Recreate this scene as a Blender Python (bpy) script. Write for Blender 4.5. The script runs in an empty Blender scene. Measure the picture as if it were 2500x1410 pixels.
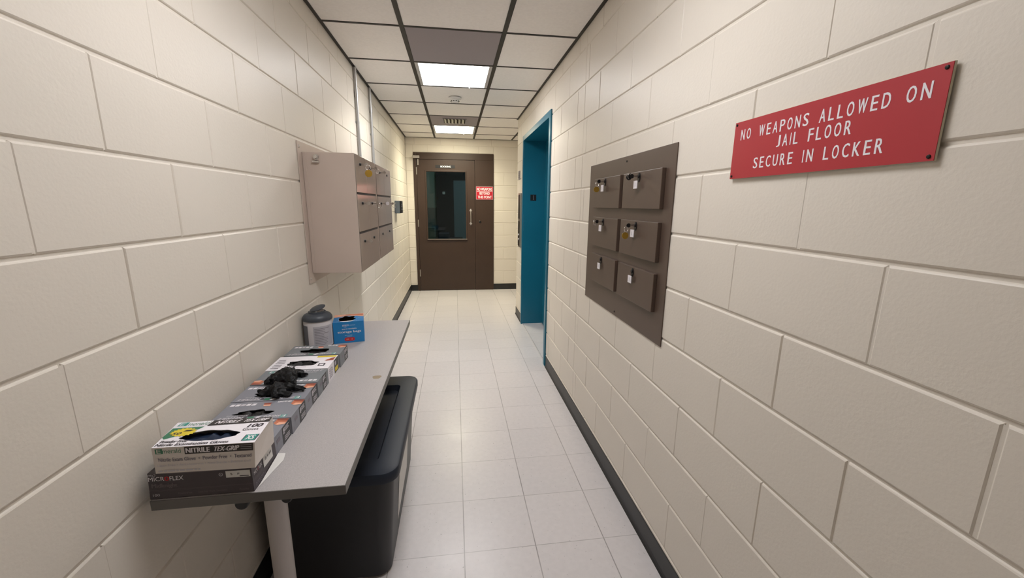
import bpy, bmesh, math, random
from mathutils import Vector, Matrix, noise
random.seed(7)
S = bpy.context.scene
COL = S.collection

# ------------------------------------------------------------------ camera
YAW, PITCH, ROLL, CAM_H, FPX = 0.1403, -0.2059, 0.0095, 1.4324, 983.1
cy, sy, cp, sp = math.cos(YAW), math.sin(YAW), math.cos(PITCH), math.sin(PITCH)
fw = Vector((sy*cp, cy*cp, sp)); rt = Vector((cy, -sy, 0)); up = rt.cross(fw)
r2 = math.cos(ROLL)*rt + math.sin(ROLL)*up
u2 = -math.sin(ROLL)*rt + math.cos(ROLL)*up
cam = bpy.data.objects.new('camera', bpy.data.cameras.new('camera'))
COL.objects.link(cam)
mw = Matrix.Identity(4)
for i, a in enumerate((r2, u2, -fw)):
    for k in range(3): mw[k][i] = a[k]
mw.translation = Vector((0, 0, CAM_H))
cam.matrix_world = mw
cam.data.sensor_width = 36.0
cam.data.lens = 36.0*FPX/2500.0
cam.data.clip_start = 0.02
S.camera = cam

# ------------------------------------------------------------------ world, exposure, light levels
w = bpy.data.worlds.new('world'); S.world = w; w.use_nodes = True
w.node_tree.nodes['Background'].inputs[0].default_value = (0.9, 0.95, 1.0, 1)
w.node_tree.nodes['Background'].inputs[1].default_value = 0.0
S.view_settings.view_transform = 'Standard'
try: S.view_settings.look = 'None'
except Exception: pass
S.view_settings.gamma = 1.0
S.view_settings.use_curve_mapping = False
S.view_settings.exposure = 0.0
GLOW = 16.0            # brightness of the lit diffusers themselves
TUBE_NEAR, TUBE_FAR, TUBE_BACK = 7.5, 17.0, 4.0   # watts thrown downwards by each panel's prismatic lens
SPREAD = 140.0
LIGHT_COL = (0.99, 0.97, 0.96)       # nearer panel
LIGHT_FAR = (1.0, 0.94, 0.72)        # warmer tubes near the brown door
LIGHT_BACK = (0.985, 0.98, 1.0)        # overhead and behind

# ------------------------------------------------------------------ materials
def lin(c):
    return tuple(((v/255.0)/12.92 if v/255.0 <= 0.04045 else ((v/255.0+0.055)/1.055)**2.4) for v in c)
def mat(name, rgb, rough=0.5, metal=0.0, spec=0.5, coat=0.0):
    m = bpy.data.materials.new(name); m.use_nodes = True
    b = m.node_tree.nodes['Principled BSDF']
    b.inputs['Base Color'].default_value = (*lin(rgb), 1)
    b.inputs['Roughness'].default_value = rough
    b.inputs['Metallic'].default_value = metal
    b.inputs['Specular IOR Level'].default_value = spec
    if coat:
        b.inputs['Coat Weight'].default_value = coat
        b.inputs['Coat Roughness'].default_value = 0.08
    return m
def nd(m, t, **kw):
    n = m.node_tree.nodes.new(t)
    for k, v in kw.items(): setattr(n, k, v)
    return n
def lk(m, a, b): m.node_tree.links.new(a, b)
def bsdf(m): return m.node_tree.nodes['Principled BSDF']
def add_noise(m, scale, amount, rough_amt=0.0, detail=4.0, stretch=None):
    """light mottling of the base colour + a little roughness change"""
    b = bsdf(m); base = b.inputs['Base Color'].default_value[:]
    tc = nd(m, 'ShaderNodeTexCoord'); src = tc.outputs['Object']
    if stretch:
        mp = nd(m, 'ShaderNodeMapping'); mp.inputs['Scale'].default_value = stretch
        lk(m, src, mp.inputs['Vector']); src = mp.outputs['Vector']
    n = nd(m, 'ShaderNodeTexNoise'); n.inputs['Scale'].default_value = scale; n.inputs['Detail'].default_value = detail
    lk(m, src, n.inputs['Vector'])
    r = nd(m, 'ShaderNodeMapRange'); r.inputs[1].default_value = 0.3; r.inputs[2].default_value = 0.7
    r.inputs[3].default_value = 1-amount; r.inputs[4].default_value = 1+amount
    lk(m, n.outputs['Fac'], r.inputs[0])
    v = nd(m, 'ShaderNodeVectorMath', operation='SCALE'); v.inputs[0].default_value = base[:3]
    lk(m, r.outputs[0], v.inputs['Scale']); lk(m, v.outputs[0], b.inputs['Base Color'])
    return n
def add_bump(m, scale, dist, strength=1.0, detail=3.0):
    tc = nd(m, 'ShaderNodeTexCoord'); n = nd(m, 'ShaderNodeTexNoise')
    n.inputs['Scale'].default_value = scale; n.inputs['Detail'].default_value = detail
    lk(m, tc.outputs['Object'], n.inputs['Vector'])
    bp = nd(m, 'ShaderNodeBump'); bp.inputs['Distance'].default_value = dist; bp.inputs['Strength'].default_value = strength
    lk(m, n.outputs['Fac'], bp.inputs['Height']); lk(m, bp.outputs[0], bsdf(m).inputs['Normal'])
    return bp

def block_paint():
    m = mat('cream_block_paint', (228, 220, 208), 0.42, spec=0.36)
    b = bsdf(m)
    tc = nd(m, 'ShaderNodeTexCoord')
    n1 = nd(m, 'ShaderNodeTexNoise'); n1.inputs['Scale'].default_value = 130; n1.inputs['Detail'].default_value = 3
    n2 = nd(m, 'ShaderNodeTexNoise'); n2.inputs['Scale'].default_value = 22; n2.inputs['Detail'].default_value = 2
    for n in (n1, n2): lk(m, tc.outputs['Object'], n.inputs['Vector'])
    # sparse pits of the block showing through the paint
    vo = nd(m, 'ShaderNodeTexVoronoi'); vo.inputs['Scale'].default_value = 26
    lk(m, tc.outputs['Object'], vo.inputs['Vector'])
    sp_ = nd(m, 'ShaderNodeSeparateColor'); lk(m, vo.outputs['Color'], sp_.inputs[0])
    gt = nd(m, 'ShaderNodeMath', operation='GREATER_THAN'); gt.inputs[1].default_value = 0.84
    lk(m, sp_.outputs[0], gt.inputs[0])
    mr = nd(m, 'ShaderNodeMapRange'); mr.inputs[1].default_value = 0.03; mr.inputs[2].default_value = 0.11
    mr.inputs[3].default_value = -1.6; mr.inputs[4].default_value = 0.0
    lk(m, vo.outputs['Distance'], mr.inputs[0])
    pit = nd(m, 'ShaderNodeMath', operation='MULTIPLY'); lk(m, gt.outputs[0], pit.inputs[0]); lk(m, mr.outputs[0], pit.inputs[1])
    a1 = nd(m, 'ShaderNodeMath', operation='MULTIPLY_ADD'); a1.inputs[1].default_value = 0.8
    lk(m, n2.outputs['Fac'], a1.inputs[0]); lk(m, n1.outputs['Fac'], a1.inputs[2])
    a2 = nd(m, 'ShaderNodeMath', operation='ADD'); lk(m, a1.outputs[0], a2.inputs[0]); lk(m, pit.outputs[0], a2.inputs[1])
    bp = nd(m, 'ShaderNodeBump'); bp.inputs['Distance'].default_value = 0.0008; bp.inputs['Strength'].default_value = 0.55
    lk(m, a2.outputs[0], bp.inputs['Height']); lk(m, bp.outputs[0], b.inputs['Normal'])
    # faint unevenness of the paint
    n3 = nd(m, 'ShaderNodeTexNoise'); n3.inputs['Scale'].default_value = 2.2; n3.inputs['Detail'].default_value = 3
    lk(m, tc.outputs['Object'], n3.inputs['Vector'])
    r = nd(m, 'ShaderNodeMapRange'); r.inputs[3].default_value = 0.965; r.inputs[4].default_value = 1.035
    lk(m, n3.outputs['Fac'], r.inputs[0])
    v = nd(m, 'ShaderNodeVectorMath', operation='SCALE'); v.inputs[0].default_value = b.inputs['Base Color'].default_value[:3]
    lk(m, r.outputs[0], v.inputs['Scale']); lk(m, v.outputs[0], b.inputs['Base Color'])
    return m

FX, FY, FT = 0.0126, 2.3561, 0.3048
def floor_tile():
    m = mat('vinyl_floor_tile', (214, 209, 209), 0.24, spec=0.5)
    b = bsdf(m)
    tc = nd(m, 'ShaderNodeTexCoord')
    sx = nd(m, 'ShaderNodeSeparateXYZ'); lk(m, tc.outputs['Object'], sx.inputs[0])
    outs = []; cells = []
    for ax, o, wdt in (('X', FX, 0.0032), ('Y', FY, 0.0022)):
        s = nd(m, 'ShaderNodeMath', operation='SUBTRACT'); s.inputs[1].default_value = o - 30*FT
        lk(m, sx.outputs[ax], s.inputs[0])
        d = nd(m, 'ShaderNodeMath', operation='DIVIDE'); d.inputs[1].default_value = FT; lk(m, s.outputs[0], d.inputs[0])
        f = nd(m, 'ShaderNodeMath', operation='FRACT'); lk(m, d.outputs[0], f.inputs[0])
        fl = nd(m, 'ShaderNodeMath', operation='FLOOR'); lk(m, d.outputs[0], fl.inputs[0]); cells.append(fl)
        pp = nd(m, 'ShaderNodeMath', operation='PINGPONG'); pp.inputs[1].default_value = 0.5; lk(m, f.outputs[0], pp.inputs[0])
        lt = nd(m, 'ShaderNodeMapRange'); lt.inputs[1].default_value = 0.0; lt.inputs[2].default_value = wdt/FT
        lt.inputs[3].default_value = 1.0; lt.inputs[4].default_value = 0.0
        lk(m, pp.outputs[0], lt.inputs[0]); outs.append(lt)
    # seams fade in and out along their length
    ns = nd(m, 'ShaderNodeTexNoise'); ns.inputs['Scale'].default_value = 3.0
    lk(m, tc.outputs['Object'], ns.inputs['Vector'])
    k = nd(m, 'ShaderNodeMapRange'); k.inputs[1].default_value = 0.3; k.inputs[2].default_value = 0.65
    k.inputs[3].default_value = 0.45; k.inputs[4].default_value = 0.95; lk(m, ns.outputs['Fac'], k.inputs[0])
    yk = nd(m, 'ShaderNodeMath', operation='MULTIPLY'); yk.inputs[1].default_value = 0.75; lk(m, outs[1].outputs[0], yk.inputs[0])
    mx = nd(m, 'ShaderNodeMath', operation='MAXIMUM'); lk(m, outs[0].outputs[0], mx.inputs[0]); lk(m, yk.outputs[0], mx.inputs[1])
    seam = nd(m, 'ShaderNodeMath', operation='MULTIPLY'); lk(m, mx.outputs[0], seam.inputs[0]); lk(m, k.outputs[0], seam.inputs[1])
    # per tile tint
    cb = nd(m, 'ShaderNodeCombineXYZ'); lk(m, cells[0].outputs[0], cb.inputs[0]); lk(m, cells[1].outputs[0], cb.inputs[1])
    wn = nd(m, 'ShaderNodeTexWhiteNoise'); wn.noise_dimensions = '2D'; lk(m, cb.outputs[0], wn.inputs['Vector'])
    tr = nd(m, 'ShaderNodeMapRange'); tr.inputs[3].default_value = 0.97; tr.inputs[4].default_value = 1.03; lk(m, wn.outputs['Value'], tr.inputs[0])
    # marbling
    n1 = nd(m, 'ShaderNodeTexNoise'); n1.inputs['Scale'].default_value = 40; n1.inputs['Detail'].default_value = 3
    lk(m, tc.outputs['Object'], n1.inputs['Vector'])
    mr = nd(m, 'ShaderNodeMapRange'); mr.inputs[1].default_value = 0.3; mr.inputs[2].default_value = 0.7
    mr.inputs[3].default_value = 0.97; mr.inputs[4].default_value = 1.03; lk(m, n1.outputs['Fac'], mr.inputs[0])
    # dark specks
    n2 = nd(m, 'ShaderNodeTexNoise'); n2.inputs['Scale'].default_value = 95; n2.inputs['Detail'].default_value = 2
    lk(m, tc.outputs['Object'], n2.inputs['Vector'])
    sk = nd(m, 'ShaderNodeMapRange'); sk.inputs[1].default_value = 0.69; sk.inputs[2].default_value = 0.74
    sk.inputs[3].default_value = 1.0; sk.inputs[4].default_value = 0.62; lk(m, n2.outputs['Fac'], sk.inputs[0])
    p1 = nd(m, 'ShaderNodeMath', operation='MULTIPLY'); lk(m, tr.outputs[0], p1.inputs[0]); lk(m, mr.outputs[0], p1.inputs[1])
    p2 = nd(m, 'ShaderNodeMath', operation='MULTIPLY'); lk(m, p1.outputs[0], p2.inputs[0]); lk(m, sk.outputs[0], p2.inputs[1])
    v = nd(m, 'ShaderNodeVectorMath', operation='SCALE'); v.inputs[0].default_value = b.inputs['Base Color'].default_value[:3]
    lk(m, p2.outputs[0], v.inputs['Scale'])
    mix = nd(m, 'ShaderNodeMix', data_type='RGBA'); mix.inputs['B'].default_value = (*lin((92, 86, 82)), 1)
    lk(m, seam.outputs[0], mix.inputs['Factor']); lk(m, v.outputs[0], mix.inputs['A'])
    lk(m, mix.outputs['Result'], b.inputs['Base Color'])
    n4 = nd(m, 'ShaderNodeTexNoise'); n4.inputs['Scale'].default_value = 7; n4.inputs['Detail'].default_value = 3
    lk(m, tc.outputs['Object'], n4.inputs['Vector'])
    rr = nd(m, 'ShaderNodeMapRange'); rr.inputs[3].default_value = 0.24; rr.inputs[4].default_value = 0.40
    lk(m, n4.outputs['Fac'], rr.inputs[0]); lk(m, rr.outputs[0], b.inputs['Roughness'])
    bp = nd(m, 'ShaderNodeBump'); bp.inputs['Distance'].default_value = 0.0005; bp.inputs['Strength'].default_value = 0.3
    lk(m, n4.outputs['Fac'], bp.inputs['Height']); lk(m, bp.outputs[0], b.inputs['Normal'])
    return m

def emit(name, strength, col):
    m = bpy.data.materials.new(name); m.use_nodes = True
    nt = m.node_tree; nt.nodes.clear()
    e = nt.nodes.new('ShaderNodeEmission'); o = nt.nodes.new('ShaderNodeOutputMaterial')
    e.inputs[0].default_value = (*col, 1); e.inputs[1].default_value = strength
    nt.links.new(e.outputs[0], o.inputs[0]); return m
def glass_mat():
    m = bpy.data.materials.new('door_glass'); m.use_nodes = True
    nt = m.node_tree; nt.nodes.clear()
    o = nt.nodes.new('ShaderNodeOutputMaterial'); mx = nt.nodes.new('ShaderNodeMixShader')
    t = nt.nodes.new('ShaderNodeBsdfTransparent'); g = nt.nodes.new('ShaderNodeBsdfGlossy'); f = nt.nodes.new('ShaderNodeFresnel')
    t.inputs[0].default_value = (0.72, 0.80, 0.80, 1); g.inputs['Roughness'].default_value = 0.02
    f.inputs[0].default_value = 1.5
    nt.links.new(f.outputs[0], mx.inputs[0]); nt.links.new(t.outputs[0], mx.inputs[1]); nt.links.new(g.outputs[0], mx.inputs[2])
    nt.links.new(mx.outputs[0], o.inputs[0]); return m

M = {}
M['block'] = block_paint()
M['floor'] = floor_tile()
M['tile'] = mat('ceiling_tile', (248, 244, 240), 0.9, spec=0.1); add_noise(M['tile'], 60, 0.025); add_bump(M['tile'], 220, 0.0006, 0.6)
M['rail'] = mat('dark_ceiling_rail', (38, 33, 28), 0.55)
M['panel_grey'] = mat('grey_return_panel', (158, 151, 153), 0.75, spec=0.2); add_noise(M['panel_grey'], 300, 0.05)
M['vent'] = mat('white_vent', (196, 192, 178), 0.5)
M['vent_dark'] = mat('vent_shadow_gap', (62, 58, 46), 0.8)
M['lit'] = emit('lit_diffuser', GLOW, LIGHT_COL)
M['lit_far'] = emit('lit_diffuser_warm', GLOW, LIGHT_FAR)
M['lit_back'] = emit('lit_diffuser_behind', GLOW*.7, LIGHT_BACK)
M['alu'] = mat('brushed_aluminium', (200, 200, 200), 0.4, 0.35)
M['white_metal'] = mat('white_enamel', (222, 220, 216), 0.4)
M['base'] = mat('black_vinyl_base', (36, 36, 37), 0.42); add_noise(M['base'], 9, 0.18)
M['brown'] = mat('dark_brown_paint', (60, 43, 33), 0.42); add_noise(M['brown'], 5, 0.06); add_bump(M['brown'], 60, 0.0003, 0.35)
M['brown_edge'] = mat('dark_gap', (26, 19, 16), 0.7)
M['glass'] = glass_mat()
M['steel'] = mat('satin_steel', (196, 190, 184), 0.3, 0.95)
M['chrome'] = mat('chrome', (214, 212, 210), 0.12, 1.0)
M['darkmetal'] = mat('dark_lock_metal', (58, 57, 58), 0.35, 0.8)
M['brass'] = mat('brass_disc', (188, 152, 66), 0.35, 0.75)
M['teal'] = mat('teal_enamel', (16, 104, 130), 0.34); add_noise(M['teal'], 3, 0.05); add_bump(M['teal'], 30, 0.0003, 0.3)
M['red'] = mat('red_engraved_plastic', (178, 48, 56), 0.42)
M['red2'] = mat('red_sign_vinyl', (190, 26, 44), 0.4)
M['white'] = mat('white_print', (236, 232, 236), 0.55)
M['cream_edge'] = mat('cream_plastic_edge', (205, 196, 172), 0.5)
M['screw'] = mat('black_screw', (34, 30, 28), 0.5, 0.4)
M['lockbrown'] = mat('locker_brown_enamel', (88, 72, 62), 0.4); add_noise(M['lockbrown'], 7, 0.04); add_bump(M['lockbrown'], 90, 0.0002, 0.3)
M['taupe'] = mat('taupe_enamel', (198, 182, 170), 0.34); add_noise(M['taupe'], 5, 0.03); add_bump(M['taupe'], 70, 0.0002, 0.25)
M['taupe_door'] = mat('glossy_taupe_door', (172, 157, 147), 0.13, spec=0.6, coat=0.25)
M['gap'] = mat('locker_gap', (44, 32, 27), 0.8)
M['conduit'] = mat('galvanised_conduit', (182, 182, 182), 0.38, 0.6)
M['readgrey'] = mat('grey_reader_case', (112, 122, 128), 0.5)
M['black'] = mat('black_plastic', (28, 28, 30), 0.4)
M['laminate'] = mat('grey_speckle_laminate', (178, 173, 172), 0.42); add_noise(M['laminate'], 420, 0.13, detail=2)
M['edge'] = mat('charcoal_edge_band', (98, 95, 92), 0.45)
M['silver'] = mat('silver_powder_coat', (190, 184, 181), 0.5, 0.35)
M['lid'] = mat('blue_grey_plastic_lid', (36, 42, 53), 0.45, spec=0.25); add_bump(M['lid'], 240, 0.0002, 0.3)
M['bin'] = mat('black_tote_plastic', (35, 35, 37), 0.45)
M['paper'] = mat('white_sticker', (222, 220, 216), 0.6)
M['cgrey'] = mat('grey_carton', (136, 137, 145), 0.5); add_noise(M['cgrey'], 14, 0.04)
M['cgrey2'] = mat('dark_grey_carton', (126, 130, 134), 0.5); add_noise(M['cgrey2'], 14, 0.04)
M['cdark'] = mat('charcoal_carton_panel', (66, 66, 67), 0.5)
M['cwhite'] = mat('white_carton', (242, 238, 243), 0.5); add_noise(M['cwhite'], 12, 0.03)
M['cwhiteside'] = mat('white_carton_board', (220, 212, 205), 0.6); add_noise(M['cwhiteside'], 10, 0.05)
M['cblack'] = mat('black_purple_carton', (66, 58, 62), 0.4); add_noise(M['cblack'], 12, 0.08)
M['cband'] = mat('black_print_band', (50, 45, 44), 0.5)
M['ink'] = mat('dark_print', (56, 50, 58), 0.6)
M['inkgrey'] = mat('grey_print', (132, 126, 134), 0.6)
M['inkdim'] = mat('dim_print', (104, 94, 97), 0.55)
M['green'] = mat('green_print', (62, 122, 92), 0.55)
M['tealp'] = mat('teal_print', (60, 150, 138), 0.55)
M['yellow'] = mat('yellow_print', (226, 205, 60), 0.55)
M['copper'] = mat('copper_orange_print', (196, 116, 84), 0.5)
M['copper2'] = mat('copper_red_print', (150, 74, 56), 0.5)
M['peach'] = mat('peach_print', (236, 178, 150), 0.5)
M['redp'] = mat('red_print', (200, 40, 50), 0.5)
M['lightprint'] = mat('pale_grey_print', (200, 196, 202), 0.55)
M['glove'] = mat('black_nitrile', (11, 11, 13), 0.48, spec=0.22)
M['glove_hole'] = mat('black_nitrile_folded', (24, 21, 20), 0.6)
M['glove_blue'] = mat('dark_blue_nitrile', (22, 40, 66), 0.55)
M['blue'] = mat('blue_carton', (32, 126, 190), 0.4); add_noise(M['blue'], 10, 0.04)
M['bluepale'] = mat('pale_blue_print', (160, 196, 226), 0.5)
M['inside'] = mat('brown_carton_inside', (58, 38, 26), 0.8)
M['canwhite'] = mat('white_canister_plastic', (206, 202, 204), 0.42)
M['canlid'] = mat('slate_canister_lid', (66, 72, 80), 0.4)
M['cangrey'] = mat('slate_label', (104, 106, 114), 0.5)
M['canlabel'] = mat('pale_grey_label', (184, 182, 188), 0.5)
M['room'] = mat('booking_room_wall', (146, 160, 146), 0.8)
M['room2'] = mat('booking_room_wall_lower', (104, 112, 104), 0.8)
M['roomdoor'] = mat('grey_blue_inner_door', (112, 126, 132), 0.6)
M['roomdark'] = mat('dark_inner_frame', (34, 30, 32), 0.7)
M['roomblue'] = mat('dark_blue_box', (38, 48, 66), 0.6)
M['sill'] = mat('pale_sill_highlight', (150, 138, 131), 0.4, 0.4)  # metal-like grey; its pale tone paints light caught by the stop's bevel
M['stain'] = mat('tan_stain', (150, 134, 110), 0.6)

# ------------------------------------------------------------------ mesh builder
class MB:
    def __init__(s): s.v = []; s.f = []; s.mi = []; s.mats = []; s.sm = []
    def m(s, name):
        if name not in s.mats: s.mats.append(name)
        return s.mats.index(name)
    def face(s, pts, mt, smooth=False):
        i = len(s.v); s.v += [Vector(p) for p in pts]; s.f.append(list(range(i, i+len(pts)))); s.mi.append(s.m(mt)); s.sm.append(smooth)
    def grid(s, rows, mt, closed=True, smooth=True, flip=False):
        """rows: list of equally long point loops"""
        n = len(rows[0]); i0 = len(s.v); k = s.m(mt)
        for r in rows: s.v += [Vector(p) for p in r]
        for a in range(len(rows)-1):
            for b in range(n if closed else n-1):
                c = (b+1) % n
                q = [i0+a*n+b, i0+a*n+c, i0+(a+1)*n+c, i0+(a+1)*n+b]
                s.f.append(q[::-1] if flip else q); s.mi.append(k); s.sm.append(smooth)
    def cap(s, pts, mt, flip=False): s.face(pts[::-1] if flip else pts, mt)
    def box(s, x0, x1, y0, y1, z0, z1, mt):
        i = len(s.v); k = s.m(mt)
        s.v += [Vector(p) for p in ((x0,y0,z0),(x1,y0,z0),(x1,y1,z0),(x0,y1,z0),(x0,y0,z1),(x1,y0,z1),(x1,y1,z1),(x0,y1,z1))]
        for q in ((3,2,1,0),(4,5,6,7),(0,1,5,4),(1,2,6,5),(2,3,7,6),(3,0,4,7)):
            s.f.append([i+j for j in q]); s.mi.append(k); s.sm.append(False)
    def tube(s, pts, r, mt, seg=10, caps=True):
        pts = [Vector(p) for p in pts]; rs = r if isinstance(r, (list, tuple)) else [r]*len(pts)
        rows = []
        t0 = (pts[1]-pts[0]).normalized()
        a = t0.orthogonal().normalized()
        for i, p in enumerate(pts):
            if i == 0: t = pts[1]-pts[0]
            elif i == len(pts)-1: t = pts[-1]-pts[-2]
            else: t = (pts[i+1]-pts[i]).normalized()+(pts[i]-pts[i-1]).normalized()
            t.normalize(); a = (a-t*a.dot(t)).normalized(); b = t.cross(a)
            rows.append([p+(a*math.cos(2*math.pi*k/seg)+b*math.sin(2*math.pi*k/seg))*rs[i] for k in range(seg)])
        s.grid(rows, mt)
        if caps: s.cap(rows[0], mt, True); s.cap(rows[-1], mt)
    def lathe(s, prof, mt, c=(0,0,0), axis='Z', seg=32, caps=True):
        rows = []
        for r, h in prof:
            row = []
            for k in range(seg):
                a = 2*math.pi*k/seg; x, y = r*math.cos(a), r*math.sin(a)
                P = {'Z': (x, y, h), 'X': (h, x, y), 'Y': (y, h, x)}[axis]
                row.append(Vector(c)+Vector(P))
            rows.append(row)
        s.grid(rows, mt)
        if caps:
            s.cap(rows[0], mt, True); s.cap(rows[-1], mt)
    def torus(s, c, ax1, ax2, R, r, mt, seg=20, sg=6):
        c = Vector(c); ax1 = Vector(ax1).normalized(); ax2 = Vector(ax2).normalized(); n = ax1.cross(ax2)
        rows = []
        for i in range(seg+1):
            a = 2*math.pi*i/seg; d = ax1*math.cos(a)+ax2*math.sin(a)
            rows.append([c+d*(R+r*math.cos(2*math.pi*k/sg))+n*(r*math.sin(2*math.pi*k/sg)) for k in range(sg)])
        s.grid(rows, mt)
    def build(s, name, parent=None, bevel=0.0, seg=2, origin=None, kind=None):
        me = bpy.data.meshes.new(name)
        o = Vector(origin) if origin is not None else (Vector(parent.location) if parent is not None and parent.parent is None else (Vector(parent['_o']) if parent is not None and '_o' in parent else Vector((0,0,0))))
        me.from_pydata([tuple(p-o) for p in s.v], [], s.f)
        for n in s.mats: me.materials.append(M[n])
        for p, k, sm in zip(me.polygons, s.mi, s.sm): p.material_index = k; p.use_smooth = sm
        me.validate(); me.update()
        if any(s.sm): me.set_sharp_from_angle(angle=math.radians(38))
        ob = bpy.data.objects.new(name, me); COL.objects.link(ob)
        if parent is not None: ob.parent = parent
        else: ob.location = o
        if bevel:
            b = ob.modifiers.new('bevel', 'BEVEL'); b.width = bevel; b.segments = seg; b.limit_method = 'ANGLE'; b.angle_limit = math.radians(40)
            b.harden_normals = False
        if kind: ob['kind'] = kind
        ob['_o'] = tuple(o)
        return ob
def empty(name, loc, label=None, cat=None, group=None, kind=None):
    o = bpy.data.objects.new(name, None); COL.objects.link(o); o.location = loc; o.empty_display_size = 0.05
    return tag(o, label, cat, group, kind)
def tag(o, label=None, cat=None, group=None, kind=None):
    if label: o['label'] = label
    if cat: o['category'] = cat
    if group: o['group'] = group
    if kind: o['kind'] = kind
    return o

# ------------------------------------------------------------------ text and flat printing
_tc = {}
def text2d(st):
    if st in _tc: return _tc[st]
    cu = bpy.data.curves.new('t', 'FONT'); cu.body = st; cu.fill_mode = 'FRONT'; cu.resolution_u = 3
    ob = bpy.data.objects.new('t', cu); COL.objects.link(ob)
    bpy.context.view_layer.update()
    me = bpy.data.meshes.new_from_object(ob.evaluated_get(bpy.context.evaluated_depsgraph_get()))
    vs = [(v.co.x, v.co.y) for v in me.vertices]; fs = [list(p.vertices) for p in me.polygons]
    bpy.data.objects.remove(ob); bpy.data.curves.remove(cu); bpy.data.meshes.remove(me)
    x0 = min(v[0] for v in vs); x1 = max(v[0] for v in vs); y0 = min(v[1] for v in vs); y1 = max(v[1] for v in vs)
    r = [((x-x0)/(x1-x0), (y-y0)/(y1-y0)) for x, y in vs], fs
    _tc[st] = r; return r
class Face:
    """printing surface: 4 corners (bl, br, tr, tl); u,v in 0..1; flip turns the print upside down"""
    def __init__(s, mb, bl, br, tr, tl, flip=False):
        s.mb = mb; s.c = [Vector(p) for p in (bl, br, tr, tl)]; s.flip = flip
        s.n = (s.c[1]-s.c[0]).cross(s.c[3]-s.c[0]).normalized()
    def P(s, u, v, k=1):
        if s.flip: u, v = 1-u, 1-v
        a, b, c, d = s.c
        return (a*(1-u)+b*u)*(1-v)+(d*(1-u)+c*u)*v+s.n*0.00035*k
    def rect(s, u0, v0, u1, v1, mt, k=1, sk=0.0):
        s.mb.face([s.P(u0, v0, k), s.P(u1, v0, k), s.P(u1+sk, v1, k), s.P(u0+sk, v1, k)], mt)
    def poly(s, pts, mt, k=1): s.mb.face([s.P(u, v, k) for u, v in pts], mt)
    def text(s, st, u0, v0, u1, v1, mt, k=2, shear=0.0, bold=0.0):
        vs, fs = text2d(st)
        offs = [(0, 0)] if not bold else [(-bold, 0), (bold, 0)]
        for n, (ou, ov) in enumerate(offs):
            i = len(s.mb.v); mi = s.mb.m(mt)
            s.mb.v += [s.P(u0+ou+(u1-u0)*x+shear*y, v0+ov+(v1-v0)*y, k+0.15*n) for x, y in vs]
            for f in fs: s.mb.f.append([i+j for j in f]); s.mb.mi.append(mi); s.mb.sm.append(False)
    def lines(s, u0, v0, u1, v1, n, mt, k=2, fill=0.45, seed=1):
        """rows of small unreadable print"""
        rnd = random.Random(seed); h = (v1-v0)/n
        for i in range(n):
            v = v0+i*h; u = u0
            end = u1-(u1-u0)*rnd.uniform(0, .25)
            while u < end:
                wd = (u1-u0)*rnd.uniform(.05, .16); s.rect(u, v, min(u+wd, end), v+h*fill, mt, k); u += wd+(u1-u0)*.025

# ------------------------------------------------------------------ room constants
XL, XR, H, YF = -0.752, 0.790, 2.451, 6.80
YB = -1.7               # end of the corridor behind the camera
YC = 5.20               # where the right wall ends and the passage opens
BED0, BEDH, BLK = 0.1135, 0.2032, 0.4067
EL0, EL1, ELT = 3.43, 4.70, 2.135    # elevator opening

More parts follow.
